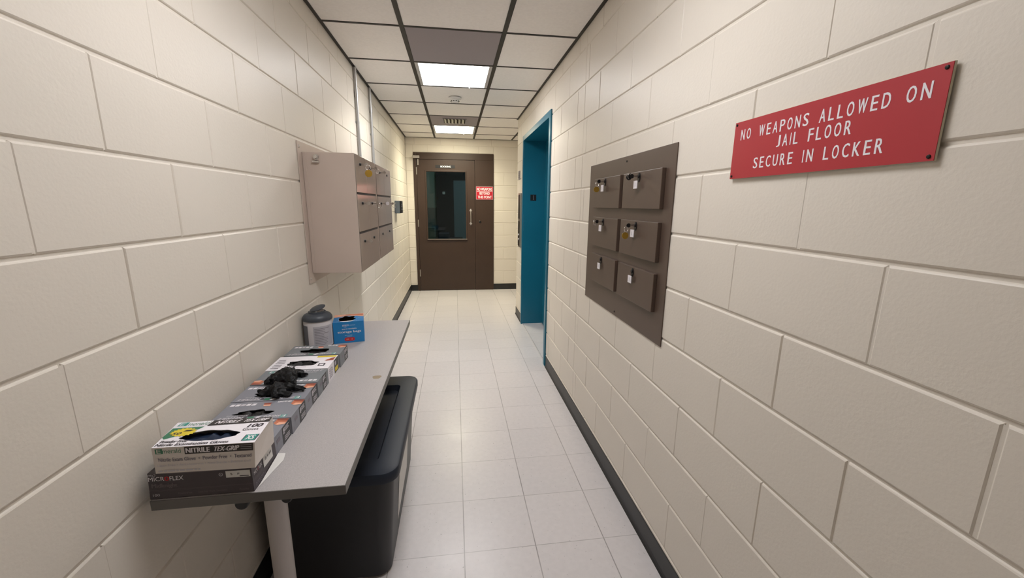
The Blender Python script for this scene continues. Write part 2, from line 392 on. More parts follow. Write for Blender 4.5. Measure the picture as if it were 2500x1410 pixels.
def block_wall(name, P, u0, u1, ztop, jref, holes=(), cuts=()):
    """P(u, z, d): d = depth into the wall. Painted blocks with tooled joints, running bond."""
    mb = MB(); rnd = random.Random(sum(map(ord, name)))
    # joint bed behind the block faces
    us = sorted({u0, u1} | {h[0] for h in holes} | {h[1] for h in holes})
    for a, b in zip(us[:-1], us[1:]):
        hz = [h for h in holes if h[0] < (a+b)/2 < h[1]]
        zs = [(0.0, ztop)] if not hz else [(hz[0][3], ztop)] + ([(0.0, hz[0][2])] if hz[0][2] > 0 else [])
        for za, zb in zs:
            mb.face([P(a, za, .0045), P(b, za, .0045), P(b, zb, .0045), P(a, zb, .0045)], 'block')
    z = BED0-BEDH; c = -1
    while z < ztop:
        za, zb = max(z, 0.0), min(z+BEDH, ztop)
        off = jref if c % 2 else jref+BLK/2
        k0 = math.floor((u0-off)/BLK); js = [u0]
        k = k0
        while off+k*BLK < u1:
            if off+k*BLK > u0+.02: js.append(off+k*BLK+rnd.uniform(-.003, .003))
            k += 1
        js.append(u1)
        for h in holes:
            if zb > h[2] and za < h[3]: js += [h[0], h[1]]
        for q in cuts: js.append(q)
        js = sorted(js)
        fr = {j: (rnd.uniform(.0005, .0022), rnd.uniform(.0020, .0042)) for j in js}
        for q in js[1:-1]:      # paint-filled head joints, some nearly flush
            if any(h[0]-1e-6 <= q <= h[1]+1e-6 and zb > h[2] and za < h[3] for h in holes): continue
            g_, c_ = fr[q]; dq = rnd.uniform(.0004, .0030) if rnd.random() < .75 else .0038; wq = g_+c_*.8
            if q-wq < u0 or q+wq > u1: continue
            mb.face([P(q-wq, za+.0052, dq), P(q+wq, za+.0052, dq), P(q+wq, zb-.0052, dq), P(q-wq, zb-.0052, dq)], 'block')
        for a, b in zip(js[:-1], js[1:]):
            if b-a < .004: continue
            zlo, zhi = za, zb
            hit = [h for h in holes if h[0]-1e-6 <= a and b <= h[1]+1e-6 and zb > h[2] and za < h[3]]
            if hit:
                h = hit[0]
                if zhi > h[3]+.012: zlo = h[3]
                else: continue
            ga, ca = fr[a]; gb, cb_ = fr[b]; gz = .0030
            e0 = 0 if a == u0 else ga; e1 = 0 if b == u1 else gb
            rows = []
            for t, d in ((0.0, .0047), (0.45, .0018), (1.0, 0.0)):
                ia, ib, iz = e0+ca*t, e1+cb_*t, gz+.0048*t
                rows.append([P(a+ia, zlo+iz, d), P(b-ib, zlo+iz, d), P(b-ib, zhi-iz, d), P(a+ia, zhi-iz, d)])
            mb.grid(rows, 'block', smooth=False); mb.cap(rows[-1], 'block')
        z += BEDH; c += 1
    return mb

# ------------------------------------------------------------------ setting
mb = MB(); mb.face([(-1.8, YB, 0), (2.6, YB, 0), (2.6, YF+3.2, 0), (-1.8, YF+3.2, 0)], 'floor')
mb.build('floor', kind='structure')

# left wall: normal +x ; u runs along -y so that the face looks into the room
left = block_wall('wall_left', lambda u, z, d: (XL-d, u, z), YB, YF, 2.60, 1.0376)
left.build('wall_left', kind='structure')
right = block_wall('wall_right', lambda u, z, d: (XR+d, u, z), YB, YC, 2.60, 1.0423, holes=[(EL0, EL1, 0.0, ELT)], cuts=[2.524])
# the end of the right wall, turning into the passage
ret = block_wall('wall_return', lambda u, z, d: (u, YC-d, z), XR, 2.6, 2.60, 0.4)
n0 = len(right.v); right.v += ret.v; right.f += [[i+n0 for i in f] for f in ret.f]; right.mi += [right.m('block')]*len(ret.f); right.sm += ret.sm
right.build('wall_right', kind='structure')
DX0, DX1, DZ = -0.636, 0.637, 2.230
far = block_wall('wall_far', lambda u, z, d: (u, YF+d, z), XL, 2.6, 2.60, 0.20, holes=[(DX0, DX1, 0.0, DZ)])
far.build('wall_far', kind='structure')
mb = MB(); mb.face([(XL, YB, 0), (XR, YB, 0), (XR, YB, 2.6), (XL, YB, 2.6)], 'block'); mb.build('wall_back', kind='structure')
mb = MB(); mb.face([(2.6, YC, 0), (2.6, YF, 0), (2.6, YF, 2.6), (2.6, YC, 2.6)], 'block'); mb.build('wall_passage', kind='structure')

# baseboards (cove base)
def cove(mb, P, u0, u1, top=0.1):
    prof = [(0.0, top), (.003, top), (.0036, top-.004), (.0036, .018), (.006, .008), (.012, .0), (0.0, 0.0)]
    rows = [[P(u, z, d) for d, z in prof] for u in (u0, u1)]
    mb.grid(rows, 'base', smooth=False); mb.cap(rows[0], 'base', True); mb.cap(rows[1], 'base')
mb = MB(); cove(mb, lambda u, z, d: (XL+d, u, z), YB, YF); mb.build('baseboard_left', kind='structure')
mb = MB(); cove(mb, lambda u, z, d: (XR-d, u, z), YB, 3.36); cove(mb, lambda u, z, d: (XR-d, u, z), 4.77, YC+.003); cove(mb, lambda u, z, d: (u, YC+d, z), XR-.003, 2.6)
mb.build('baseboard_right', kind='structure')
mb = MB(); cove(mb, lambda u, z, d: (u, YF-d, z), XL, DX0-.002); cove(mb, lambda u, z, d: (u, YF-d, z), DX1+.002, 2.6); mb.build('baseboard_far', kind='structure')

# ceiling: tiles + dark rails
CX = [XL, -0.2899, 0.3197, XR]; CY0, CT = 2.6942, 0.6096
xs_all = [XL, -0.2899, 0.3197, 0.9293, 1.5389, 2.1485, 2.6]
special = {(1, 0): 'grey', (1, 1): 'light', (1, 4): 'vent', (1, 5): 'light', (1, -3): 'light', (1, -4): 'grey'}
tiles = MB(); rails = MB()
n_lo = math.floor((YB-CY0)/CT); n_hi = math.ceil((YF-CY0)/CT)
for n in range(n_lo, n_hi):
    ya, yb = max(YB, CY0+n*CT), min(YF, CY0+(n+1)*CT)
    for i in range(len(xs_all)-1):
        xa, xb = xs_all[i], xs_all[i+1]
        if yb <= YC and xa > XR: continue
        if yb <= YC: xb = min(xb, XR)
        if (i, n) in special: continue
        tiles.box(xa+.001, xb-.001, ya+.001, yb-.001, H+.004, H+.02, 'tile')
RW = .0135
for x in (-0.2899, 0.3197): rails.box(x-RW, x+RW, YB, YF, H, H+.03, 'rail')
for x in (0.9293, 1.5389, 2.1485): rails.box(x-RW, x+RW, YC, YF, H, H+.03, 'rail')
for n in range(n_lo+1, n_hi):
    y = CY0+n*CT
    segs = [(XL, -.2899-RW), (-.2899+RW, .3197-RW), (.3197+RW, XR if y < YC else .9293-RW)]
    if y > YC: segs.append((.9293+RW, 2.6))
    for a, b in segs: rails.box(a, b, y-.0085, y+.0085, H+.0005, H+.03, 'rail')
rails.box(XL, XL+.019, YB, YF, H, H+.03, 'rail'); rails.box(XR-.019, XR, YB, YC, H, H+.03, 'rail')
rails.box(XL, 2.6, YF-.012, YF, H, H+.03, 'rail')
ceil = tiles.build('ceiling', kind='structure')
rails.build('ceiling_rails', ceil, kind='structure')
tag(bpy.data.objects['ceiling_rails'], 'dark metal ceiling grid rails')

def ceiling_light(n, label, lit):
    y0, y1 = CY0+n*CT+.009, CY0+(n+1)*CT-.009; x0, x1 = -.2899+RW+.001, .3197-RW-.001
    t = empty('ceiling_light', ((x0+x1)/2, (y0+y1)/2, H), label, 'ceiling light')
    f = MB(); wx, wy = .026, .011
    f.box(x0, x0+wx, y0, y1, H+.001, H+.05, 'alu'); f.box(x1-wx, x1, y0, y1, H+.001, H+.05, 'alu')
    f.box(x0+wx, x1-wx, y0, y0+wy, H+.001, H+.05, 'alu'); f.box(x0+wx, x1-wx, y1-wy, y1, H+.001, H+.05, 'alu')
    f.box(x0, x1, y0, y1, H+.05, H+.06, 'white_metal')
    f.build('frame', t, bevel=.0015)
    d = MB(); d.box(x0+wx, x1-wx, y0+wy, y1-wy, H+.004, H+.012, lit); d.build('diffuser', t)
    watts, colr = {'lit': (TUBE_NEAR, LIGHT_COL), 'lit_far': (TUBE_FAR, LIGHT_FAR), 'lit_back': (TUBE_BACK, LIGHT_BACK)}[lit]
    ld = bpy.data.lights.new('tube_light', 'AREA'); ld.shape = 'RECTANGLE'; ld.size = x1-x0-2*wx-.01; ld.size_y = y1-y0-2*wy-.01
    ld.energy = watts; ld.color = colr; ld.spread = math.radians(SPREAD)
    lo = bpy.data.objects.new('tube_light', ld); COL.objects.link(lo); lo.parent = t; lo.location = (0, 0, .002)
    l = MB(); l.box(x1-.16, x1-.15, y1-wy-.002, y1-.002, H-.006, H+.002, 'white_metal'); l.build('latch', t)
ceiling_light(1, 'nearer of the two lit square ceiling light panels, before the smoke detector', 'lit')
ceiling_light(5, 'further lit square ceiling light panel, close to the brown door', 'lit_far')
ceiling_light(-3, 'lit ceiling light panel above the camera, just out of the photo', 'lit_back')

def filler(n, mt, name, label, cat, vent=False):
    y0, y1 = CY0+n*CT+.009, CY0+(n+1)*CT-.009; x0, x1 = -.2899+RW, .3197-RW
    t = empty(name, ((x0+x1)/2, (y0+y1)/2, H), label, cat)
    p = MB(); p.box(x0+.001, x1-.001, y0+.001, y1-.001, H+.003, H+.015, mt); p.build('panel', t, bevel=.001)
    if vent:
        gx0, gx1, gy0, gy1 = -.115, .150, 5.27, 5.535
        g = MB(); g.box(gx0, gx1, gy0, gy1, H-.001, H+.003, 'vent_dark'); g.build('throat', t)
        f = MB()
        for a in ((gx0-.012, gx0, gy0-.012, gy1+.012), (gx1, gx1+.012, gy0-.012, gy1+.012), (gx0, gx1, gy0-.012, gy0), (gx0, gx1, gy1, gy1+.012)):
            f.box(*a, H-.005, H+.003, 'panel_grey')
        f.build('frame', t)
        for k, x in enumerate((-.095, -.052, -.008, .034, .078, .122)):
            b = MB()
            b.face([(x-.012, gy0, H-.001), (x+.012, gy0, H-.014), (x+.012, gy1, H-.014), (x-.012, gy1, H-.001)], 'vent')
            b.face([(x-.012, gy1, H-.002), (x+.012, gy1, H-.015), (x+.012, gy0, H-.015), (x-.012, gy0, H-.002)], 'vent')
            b.build('louvre', t)
filler(0, 'panel_grey', 'ceiling_panel', 'plain dark grey square ceiling panel in front of the nearer light', 'ceiling panel')
filler(-4, 'panel_grey', 'ceiling_panel', 'dark grey ceiling panel just above and behind the camera, out of the photo', 'ceiling panel')
filler(4, 'panel_grey', 'air_vent', 'square ceiling air vent with pale louvres beside the further light', 'air vent', True)

t = empty('smoke_detector', (.022, 4.27, H), 'round white smoke detector on the ceiling between the two lights', 'smoke detector')
m1 = MB(); m1.lathe([(.001, H), (.062, H), (.064, H-.006), (.058, H-.014), (.040, H-.020)], 'white_metal', (.022, 4.27, 0)); m1.build('base', t)
m1 = MB(); m1.lathe([(.040, H-.0205), (.038, H-.034), (.030, H-.043), (.001, H-.045)], 'white_metal', (.022, 4.27, 0)); h = m1.build('sensor_head', t)
m1 = MB()
for a in range(10):
    an = a*math.pi/5; c, s_ = math.cos(an), math.sin(an)
    m1.box(.022+.037*c-.006, .022+.037*c+.006, 4.27+.037*s_-.004, 4.27+.037*s_+.004, H-.038, H-.031, 'vent_dark')
m1.build('sensor_slot', t)

# ------------------------------------------------------------------ door_1 : brown booking door with side panel
d1 = empty('door_1', (0, YF, 0), kind='structure')
f = MB(); yf0, yf1 = YF-.014, YF+.12
f.box(DX0, -.592, yf0, yf1, 0, DZ, 'brown'); f.box(-.592, DX1, yf0, yf1, 2.128, DZ, 'brown')
f.build('door_frame', d1, bevel=.003)
f = MB(); f.box(.333, DX1, yf0, yf1, 0, 2.128, 'brown'); f.build('side_panel', d1, bevel=.003)
f = MB(); f.box(-.592, .333, YF+.02, YF+.12, .0, .006, 'brown_edge'); f.build('threshold', d1)
l = MB(); lx0, lx1, ly0, ly1 = -.588, .329, YF-.008, YF+.037
wx0, wx1, wz0, wz1 = -.440, .180, .870, 1.940
l.box(lx0, wx0, ly0, ly1, .008, 2.123, 'brown'); l.box(wx1, lx1, ly0, ly1, .008, 2.123, 'brown')
l.box(wx0, wx1, ly0, ly1, .008, wz0, 'brown'); l.box(wx0, wx1, ly0, ly1, wz1, 2.123, 'brown')
l.build('door_leaf', d1)
g = MB(); g.box(lx0-.004, lx1+.004, YF+.034, YF+.04, .0, 2.128, 'brown_edge')
st = MB(); s0 = .022
st.box(wx0-s0, wx0, ly0-.008, ly0, wz0-s0, wz1+s0, 'brown'); st.box(wx1, wx1+s0, ly0-.008, ly0, wz0-s0, wz1+s0, 'brown')
st.box(wx0, wx1, ly0-.008, ly0, wz1, wz1+s0, 'brown'); st.box(wx0-.004, wx1+.004, ly0-.008, ly0, wz0-s0, wz0-.012, 'brown')
st.build('window_stop', d1, bevel=.003)
q = MB(); q.box(wx0-.012, wx1+.016, ly0-.022, ly0, wz0-.011, wz0, 'sill'); q.build('sill_highlight_strip', d1, bevel=.002)  # highlight along the bottom window stop, put in as a paler strip
gl = MB(); gl.box(wx0, wx1, YF+.012, YF+.018, wz0, wz1, 'glass'); gl.build('window_pane', d1)
for zc in (1.948, 1.125, .305):
    h = MB(); h.box(-.597, -.583, ly0-.006, ly0+.004, zc-.057, zc+.057, 'steel'); h.lathe([(.001, zc-.057), (.008, zc-.057), (.008, zc+.057), (.001, zc+.057)], 'steel', (-.5905, ly0-.009, 0), seg=12); h.build('hinge', d1, bevel=.001)
h = MB(); h.box(-.640, -.538, yf0-.045, yf0, 2.135, 2.178, 'steel'); h.box(-.575, -.555, yf0-.012, yf0+.004, 2.035, 2.125, 'steel'); h.build('door_closer', d1, bevel=.003)
h = MB(); hy = ly0-.048
h.tube([(.260, hy, 1.135), (.260, hy-.004, 1.18), (.260, hy-.004, 1.28), (.260, hy, 1.322)], .0085, 'steel', 12)
for zc, sg in ((1.335, 1), (1.122, -1)):
    h.tube([(.260, ly0, zc), (.260, hy, zc-sg*.012)], .010, 'steel', 12)
    h.grid([[(.260+a*.024*k, ly0-.002-.004*(1-k), zc+b*.030*k) for a, b in ((1, 0), (.5, sg*.55), (0, sg*1.0), (-.5, sg*.55), (-1, 0), (-.7, -sg*.5), (0, -sg*.75), (.7, -sg*.5))] for k in (1, .8, .3)], 'steel')
    h.face([(.260+a*.024*.3, ly0-.0048, zc+b*.030*.3) for a, b in ((1, 0), (.5, sg*.55), (0, sg*1.0), (-.5, sg*.55), (-1, 0), (-.7, -sg*.5), (0, -sg*.75), (.7, -sg*.5))], 'steel')
h.build('door_handle', d1)
h = MB(); h.lathe([(.001, yf0), (.019, yf0), (.019, yf0-.006), (.014, yf0-.010), (.001, yf0-.010)], 'darkmetal', (.410, 0, 1.151), 'Y', 20); h.lathe([(.001, yf0-.0101), (.006, yf0-.0105), (.001, yf0-.011)], 'brown_edge', (.413, 0, 1.151), 'Y', 12); h.build('lock_cylinder', d1)

# name plate and red notice on the door
b = MB(); b.box(-.293, .015, ly0-.004, ly0-.0004, 1.997, 2.043, 'black'); F = Face(b, (-.293, ly0-.004, 1.997), (.015, ly0-.004, 1.997), (.015, ly0-.004, 2.043), (-.293, ly0-.004, 2.043))
F.text('BOOKING', .26, .22, .78, .78, 'white', bold=.006)
tag(b.build('name_plate', origin=(-.139, ly0-.002, 1.997)), 'small dark name plate reading BOOKING at the top of the brown door', 'name plate')
b = MB(); sx0, sx1, sz0, sz1 = .350, .628, 1.512, 1.720; fy = yf0-.003
b.box(sx0, sx1, fy, yf0-.0004, sz0, sz1, 'red2'); F = Face(b, (sx0, fy, sz0), (sx1, fy, sz0), (sx1, fy, sz1), (sx0, fy, sz1))
F.rect(.04, .615, .96, .645, 'white')
F.text('NO WEAPONS', .06, .68, .94, .91, 'white', bold=.005); F.text('BEYOND', .21, .38, .80, .57, 'white', bold=.005); F.text('THIS POINT', .10, .09, .92, .29, 'white', bold=.005)
for u0, v0, u1, v1 in ((0, 0, .012, 1), (.988, 0, 1, 1), (0, 0, 1, .014), (0, .986, 1, 1)): F.rect(u0, v0, u1, v1, 'lightprint')
tag(b.build('warning_sign', origin=(.489, fy, sz0)), 'small red sign reading NO WEAPONS BEYOND THIS POINT beside the brown door', 'sign')

# dim booking room seen through the glass
rm = MB(); ry0, ry1, rx0, rx1 = YF+.125, YF+3.1, -1.7, 1.7
rm.face([(rx0, ry1, 0), (rx1, ry1, 0), (rx1, ry1, 1.35), (rx0, ry1, 1.35)], 'room2'); rm.face([(rx0, ry1, 1.35), (rx1, ry1, 1.35), (rx1, ry1, 2.6), (rx0, ry1, 2.6)], 'room')
rm.face([(rx0, ry0, 0), (rx0, ry1, 0), (rx0, ry1, 2.6), (rx0, ry0, 2.6)], 'room'); rm.face([(rx1, ry0, 0), (rx1, ry1, 0), (rx1, ry1, 2.6), (rx1, ry0, 2.6)], 'room')
rm.face([(rx0, ry0, 2.6), (rx1, ry0, 2.6), (rx1, ry1, 2.6), (rx0, ry1, 2.6)], 'room')
rm.face([(rx0, ry0, 0), (DX0, ry0, 0), (DX0, ry0, 2.6), (rx0, ry0, 2.6)], 'room'); rm.face([(DX1, ry0, 0), (rx1, ry0, 0), (rx1, ry0, 2.6), (DX1, ry0, 2.6)], 'room')
rm.face([(DX0, ry0, DZ), (DX1, ry0, DZ), (DX1, ry0, 2.6), (DX0, ry0, 2.6)], 'room')
rm.build('wall_booking', kind='structure')
d3 = empty('door_3', (0.2, ry1, 0), kind='structure')
q = MB(); q.box(-.42, -.02, ry1-.05, ry1-.001, 0, 2.17, 'roomdark'); q.box(-.02, .95, ry1-.05, ry1-.001, 1.98, 2.17, 'roomdark'); q.build('door_frame', d3)
q = MB(); q.box(-.02, .95, ry1-.03, ry1-.002, .01, 1.98, 'roomdoor'); q.build('door_leaf', d3)
q = MB(); q.box(-.28, -.22, ry1-.056, ry1-.05, 1.66, 1.72, 'paper'); q.build('door_viewer', d3)
t = empty('desk', (-.45, YF+1.55, 0), 'dark desk in the dim room behind the door glass', 'desk')
q = MB(); q.box(-1.1, .15, YF+1.2, YF+1.9, .72, .75, 'roomdark'); q.build('desk_top', t, bevel=.004)
for x in (-1.06, .08):
    q = MB(); q.box(x, x+.04, YF+1.22, YF+1.88, .0, .719, 'roomdark'); q.build('side_panel', t)
q = MB(); q.box(-.62, -.40, YF+1.35, YF+1.65, .751, .98, 'room2'); tag(q.build('cardboard_box', origin=(-.5, YF+1.5, .751), bevel=.004), 'pale box on the desk behind the door glass', 'box')
q = MB(); q.box(-.33, -.12, YF+1.4, YF+1.7, .751, .86, 'roomblue'); tag(q.build('storage_tray', origin=(-.22, YF+1.55, .751), bevel=.006), 'dark blue tray on the desk behind the door glass', 'tray')
pl = bpy.data.lights.new('booking_room_fill', 'POINT'); pl.energy = 30.0; pl.color = (.80, .95, 1.0); pl.shadow_soft_size = .25  # added fill light without a fixture, brightens the room behind the glass
po = bpy.data.objects.new('booking_room_fill', pl); COL.objects.link(po); po.location = (1.0, YF+1.3, 2.35)

# ------------------------------------------------------------------ door_2 : teal elevator entrance
d2 = empty('door_2', (XR, (EL0+EL1)/2, 0), kind='structure')
f = MB(); pr = .013; ex = XR+.255
f.box(XR-pr, ex, EL0-.057, EL0, 0, ELT+.052, 'teal'); f.box(XR-pr, ex, EL1, EL1+.045, 0, ELT+.052, 'teal')
f.box(XR-pr, ex, EL0, EL1, ELT, ELT+.052, 'teal')
f.build('door_frame', d2, bevel=.0025)
ym = (EL0+EL1)/2
for a, b_ in ((EL0, ym-.002), (ym+.002, EL1)):
    q = MB(); q.box(ex-.012, ex+.02, a, b_, .012, ELT, 'teal'); q.build('door_leaf', d2, bevel=.002)
q = MB(); q.box(XR+.004, ex, EL0, EL1, -.002, .006, 'floor'); q.box(ex-.02, ex+.03, EL0, EL1, -.002, .008, 'alu'); q.build('threshold', d2)
b = MB(); b.box(.868, .936, EL1-.004, EL1-.0004, 1.482, 1.550, 'black'); F = Face(b, (.868, EL1-.004, 1.482), (.936, EL1-.004, 1.482), (.936, EL1-.004, 1.55), (.868, EL1-.004, 1.55))
F.rect(.46, .12, .54, .90, 'inkgrey')
tag(b.build('floor_plate', origin=(.902, EL1-.002, 1.482), bevel=.0015), 'small square black floor plate on the teal elevator jamb', 'plate')
t = empty('elevator_call_panel', (XR, 4.86, .93), 'tall steel elevator call panel on the wall beside the teal opening', 'call panel')
q = MB(); q.box(XR-.025, XR, 4.795, 4.945, .93, 1.57, 'steel'); q.build('case', t, bevel=.004)
q = MB(); q.box(XR-.0275, XR-.0252, 4.812, 4.93, 1.27, 1.55, 'black'); q.build('notice_window', t)
q = MB(); q.box(XR-.0275, XR-.0252, 4.812, 4.93, .95, 1.24, 'darkmetal'); q.build('button_plate', t)
for z in (1.08, 1.025):
    q = MB(); q.lathe([(.001, XR-.034), (.011, XR-.034), (.013, XR-.028), (.013, XR-.0276)], 'chrome', (0, 4.862, z), 'X', 16); q.build('call_button', t)
b = MB(); b.box(XR-.006, XR-.0004, 4.975, 5.09, 1.735, 1.836, 'inkgrey'); F = Face(b, (XR-.006, 5.09, 1.735), (XR-.006, 4.975, 1.735), (XR-.006, 4.975, 1.836), (XR-.006, 5.09, 1.836))
F.lines(.15, .2, .85, .85, 3, 'black', seed=4)
tag(b.build('wall_plaque', origin=(XR-.003, 5.03, 1.735), bevel=.001), 'small grey plaque on the wall above the elevator call panel', 'plaque')

# ------------------------------------------------------------------ big red sign on the right wall
t = empty('warning_sign', (XR, .842, 1.509), 'large red sign reading NO WEAPONS ALLOWED ON JAIL FLOOR SECURE IN LOCKER on right wall', 'sign')
b = MB(); X0 = XR-.0095; b.box(X0+.0012, XR-.004, .5885, 1.0955, 1.5095, 1.6605, 'cream_edge')
b.box(XR-.004, XR-.0006, .66, 1.03, 1.53, 1.64, 'cream_edge')
b.build('backing', t)
b = MB(); b.box(X0, X0+.0012, .5890, 1.0950, 1.51, 1.66, 'red')
def sgn(st, yl, yr, z0, z1):
    F = Face(b, (X0, yl, z0), (X0, yr, z0), (X0, yr, z1), (X0, yl, z1))
    wd = [{'W': 1.15, 'I': .16, 'J': .72, 'L': .80, 'E': .82, 'F': .80}.get(c, .92) for c in st]
    tot = sum(wd)+.42*(len(st)-1); u = 0
    for c, w_ in zip(st, wd):
        bw = .035*.92/tot if c != 'I' else 0
        F.text(c, u/tot+bw, 0, (u+w_)/tot-bw, 1, 'white', 1, bold=bw); u += w_+.42
for st, yl, yr in (('NO', 1.068, 1.030), ('WEAPONS', 1.000, .850), ('ALLOWED', .823, .677), ('ON', .651, .612)): sgn(st, yl, yr, 1.611, 1.638)
for st, yl, yr in (('JAIL', .936, .872), ('FLOOR', .845, .744)): sgn(st, yl, yr, 1.576, 1.603)
for st, yl, yr in (('SECURE', 1.007, .880), ('IN', .852, .825), ('LOCKER', .799, .675)): sgn(st, yl, yr, 1.532, 1.559)
b.build('face', t)
for y, z in ((1.088, 1.653), (.597, 1.653), (1.088, 1.517), (.597, 1.517)):
    b = MB(); b.lathe([(.001, X0-.0022), (.0028, X0-.0018), (.0036, X0-.0001)], 'screw', (0, y, z), 'X', 12); b.build('screw', t)

# ------------------------------------------------------------------ keys
def key(name, P, n, side, label, group, ring=None, disc=None, tagm='white', bow='darkmetal', tagpos=-.034, drop=True):
    """key standing in a lock at P; n = direction out of the wall (+1/-1 along x)"""
    x, y, z = P
    t = empty(name, P, label, 'key' if bow else 'tag', group)
    if bow is not None:
        b = MB(); b.box(min(x, x+n*.018), max(x, x+n*.018), y-.0012, y+.0012, z-.004, z+.004, 'steel'); b.build('blade', t)
        b = MB(); pts = [(x+n*(.016+.0095*(1-math.cos(a))), y, z+.0088*math.sin(a)) for a in [i*2*math.pi/16 for i in range(16)]]
        b.grid([[(p[0], p[1]-.0011, p[2]) for p in pts], [(p[0], p[1]+.0011, p[2]) for p in pts]], bow, smooth=False)
        b.cap([(p[0], p[1]-.0011, p[2]) for p in pts], bow); b.cap([(p[0], p[1]+.0011, p[2]) for p in pts], bow, True); b.build('bow', t)
    if tagm:
        b = MB(); zt = z+tagpos; xx = x+n*.006
        b.box(min(xx, xx+n*.003), max(xx, xx+n*.003), y-.0165, y+.0165, zt-.016, zt+.016, tagm)
        if tagm == 'white': b.box(min(xx+n*.0029, xx+n*.0033), max(xx+n*.0029, xx+n*.0033), y-.003, y+.003, zt-.008, zt+.008, 'lightprint')
        b.build('number_tag', t, bevel=.002)
    if ring is not None:
        ry, rz, rr = ring
        b = MB(); b.torus((x+n*.034, y+ry, z+rz), (.85, .5, 0), (0, 0, 1), rr, .0013, 'chrome'); b.build('key_ring', t)
    if disc is not None:
        dy, dz, dr, dm = disc
        b = MB(); b.lathe([(.001, y+dy), (dr, y+dy), (dr, y+dy+.0024), (.001, y+dy+.0024)], dm, (x+n*.036, 0, z+dz), 'Y', 24); b.build('tag_disc', t)
    return t
def lock(parent, x, y, z, n, big=True):
    b = MB()
    if big:
        pts = [(.011*math.cos(a), .019*math.sin(a)-.004) for a in [i*2*math.pi/20 for i in range(20)]]
        b.grid([[(x, y+p, z+q) for p, q in pts], [(x+n*.004, y+p*.92, z+q*.95) for p, q in pts]], 'darkmetal'); b.cap([(x+n*.004, y+p*.92, z+q*.95) for p, q in pts], 'darkmetal', n > 0)
    r = .0075
    b.lathe([(.001, x), (r, x), (r, x+n*.0065), (r*.8, x+n*.008), (.001, x+n*.008)], 'darkmetal' if big else 'black', (0, y, z), 'X', 16)
    return b.build('lock', parent)

# ------------------------------------------------------------------ brown locker panel, right wall
lk_ = empty('wall_locker', (XR, 1.87, .893), 'dark brown steel locker panel with six small doors set in the right wall', 'locker')
b = MB(); b.box(XR-.0045, XR-.0005, 1.402, 2.340, .893, 1.655, 'lockbrown'); b.build('face_plate', lk_, bevel=.001)
for y, z in ((1.834, 1.632), (1.871, .912)):
    b = MB(); b.lathe([(.001, XR-.0075), (.004, XR-.007), (.005, XR-.0046)], 'screw', (0, y, z), 'X', 12); b.build('screw', lk_)
XD = XR-.021
cols = ((1.861, 2.216), (1.468, 1.824)); rowz = ((1.421, 1.574), (1.216, 1.371), (1.016, 1.171))
for r_, (z0, z1) in enumerate(rowz):
    for c_, (y0, y1) in enumerate(cols):
        b = MB(); b.box(XD, XR-.0046, y0, y1, z0, z1, 'lockbrown'); d = b.build('locker_door', lk_, bevel=.002)
        lock(d, XD, (2.052, 1.658)[c_], z1-.020, -1)
KG = 'keys and tags on the brown locker panel'
kz = [z1-.020 for _, z1 in rowz]
key('locker_key', (XD-.008, 2.052, kz[0]), -1, 1, 'key with brass disc in upper left door of the brown locker panel', KG, (.002, -.014, .012), (.003, -.040, .0145, 'brass'))
key('locker_key', (XD-.008, 1.658, kz[0]), -1, 1, 'key with black tag in upper right door of the brown locker panel', KG, (.002, .0, .012), (.004, -.004, .012, 'black'))
key('locker_key', (XD-.008, 2.052, kz[1]), -1, 1, 'key with bare ring in middle left door of the brown locker panel', KG, (.002, -.004, .014))
key('locker_key', (XD-.008, 1.658, kz[1]), -1, 1, 'key with hanging brass disc in middle right door of the brown locker panel', KG, (.002, -.016, .013), (.003, -.044, .0145, 'brass'))
key('number_tag', (XD-.0045, 2.052, kz[2]), -1, 1, 'white tag under the lock of the lower left door, brown locker panel', KG, bow=None)
key('number_tag', (XD-.0045, 1.658, kz[2]), -1, 1, 'white tag under the lock of the lower right door, brown locker panel', KG, bow=None)

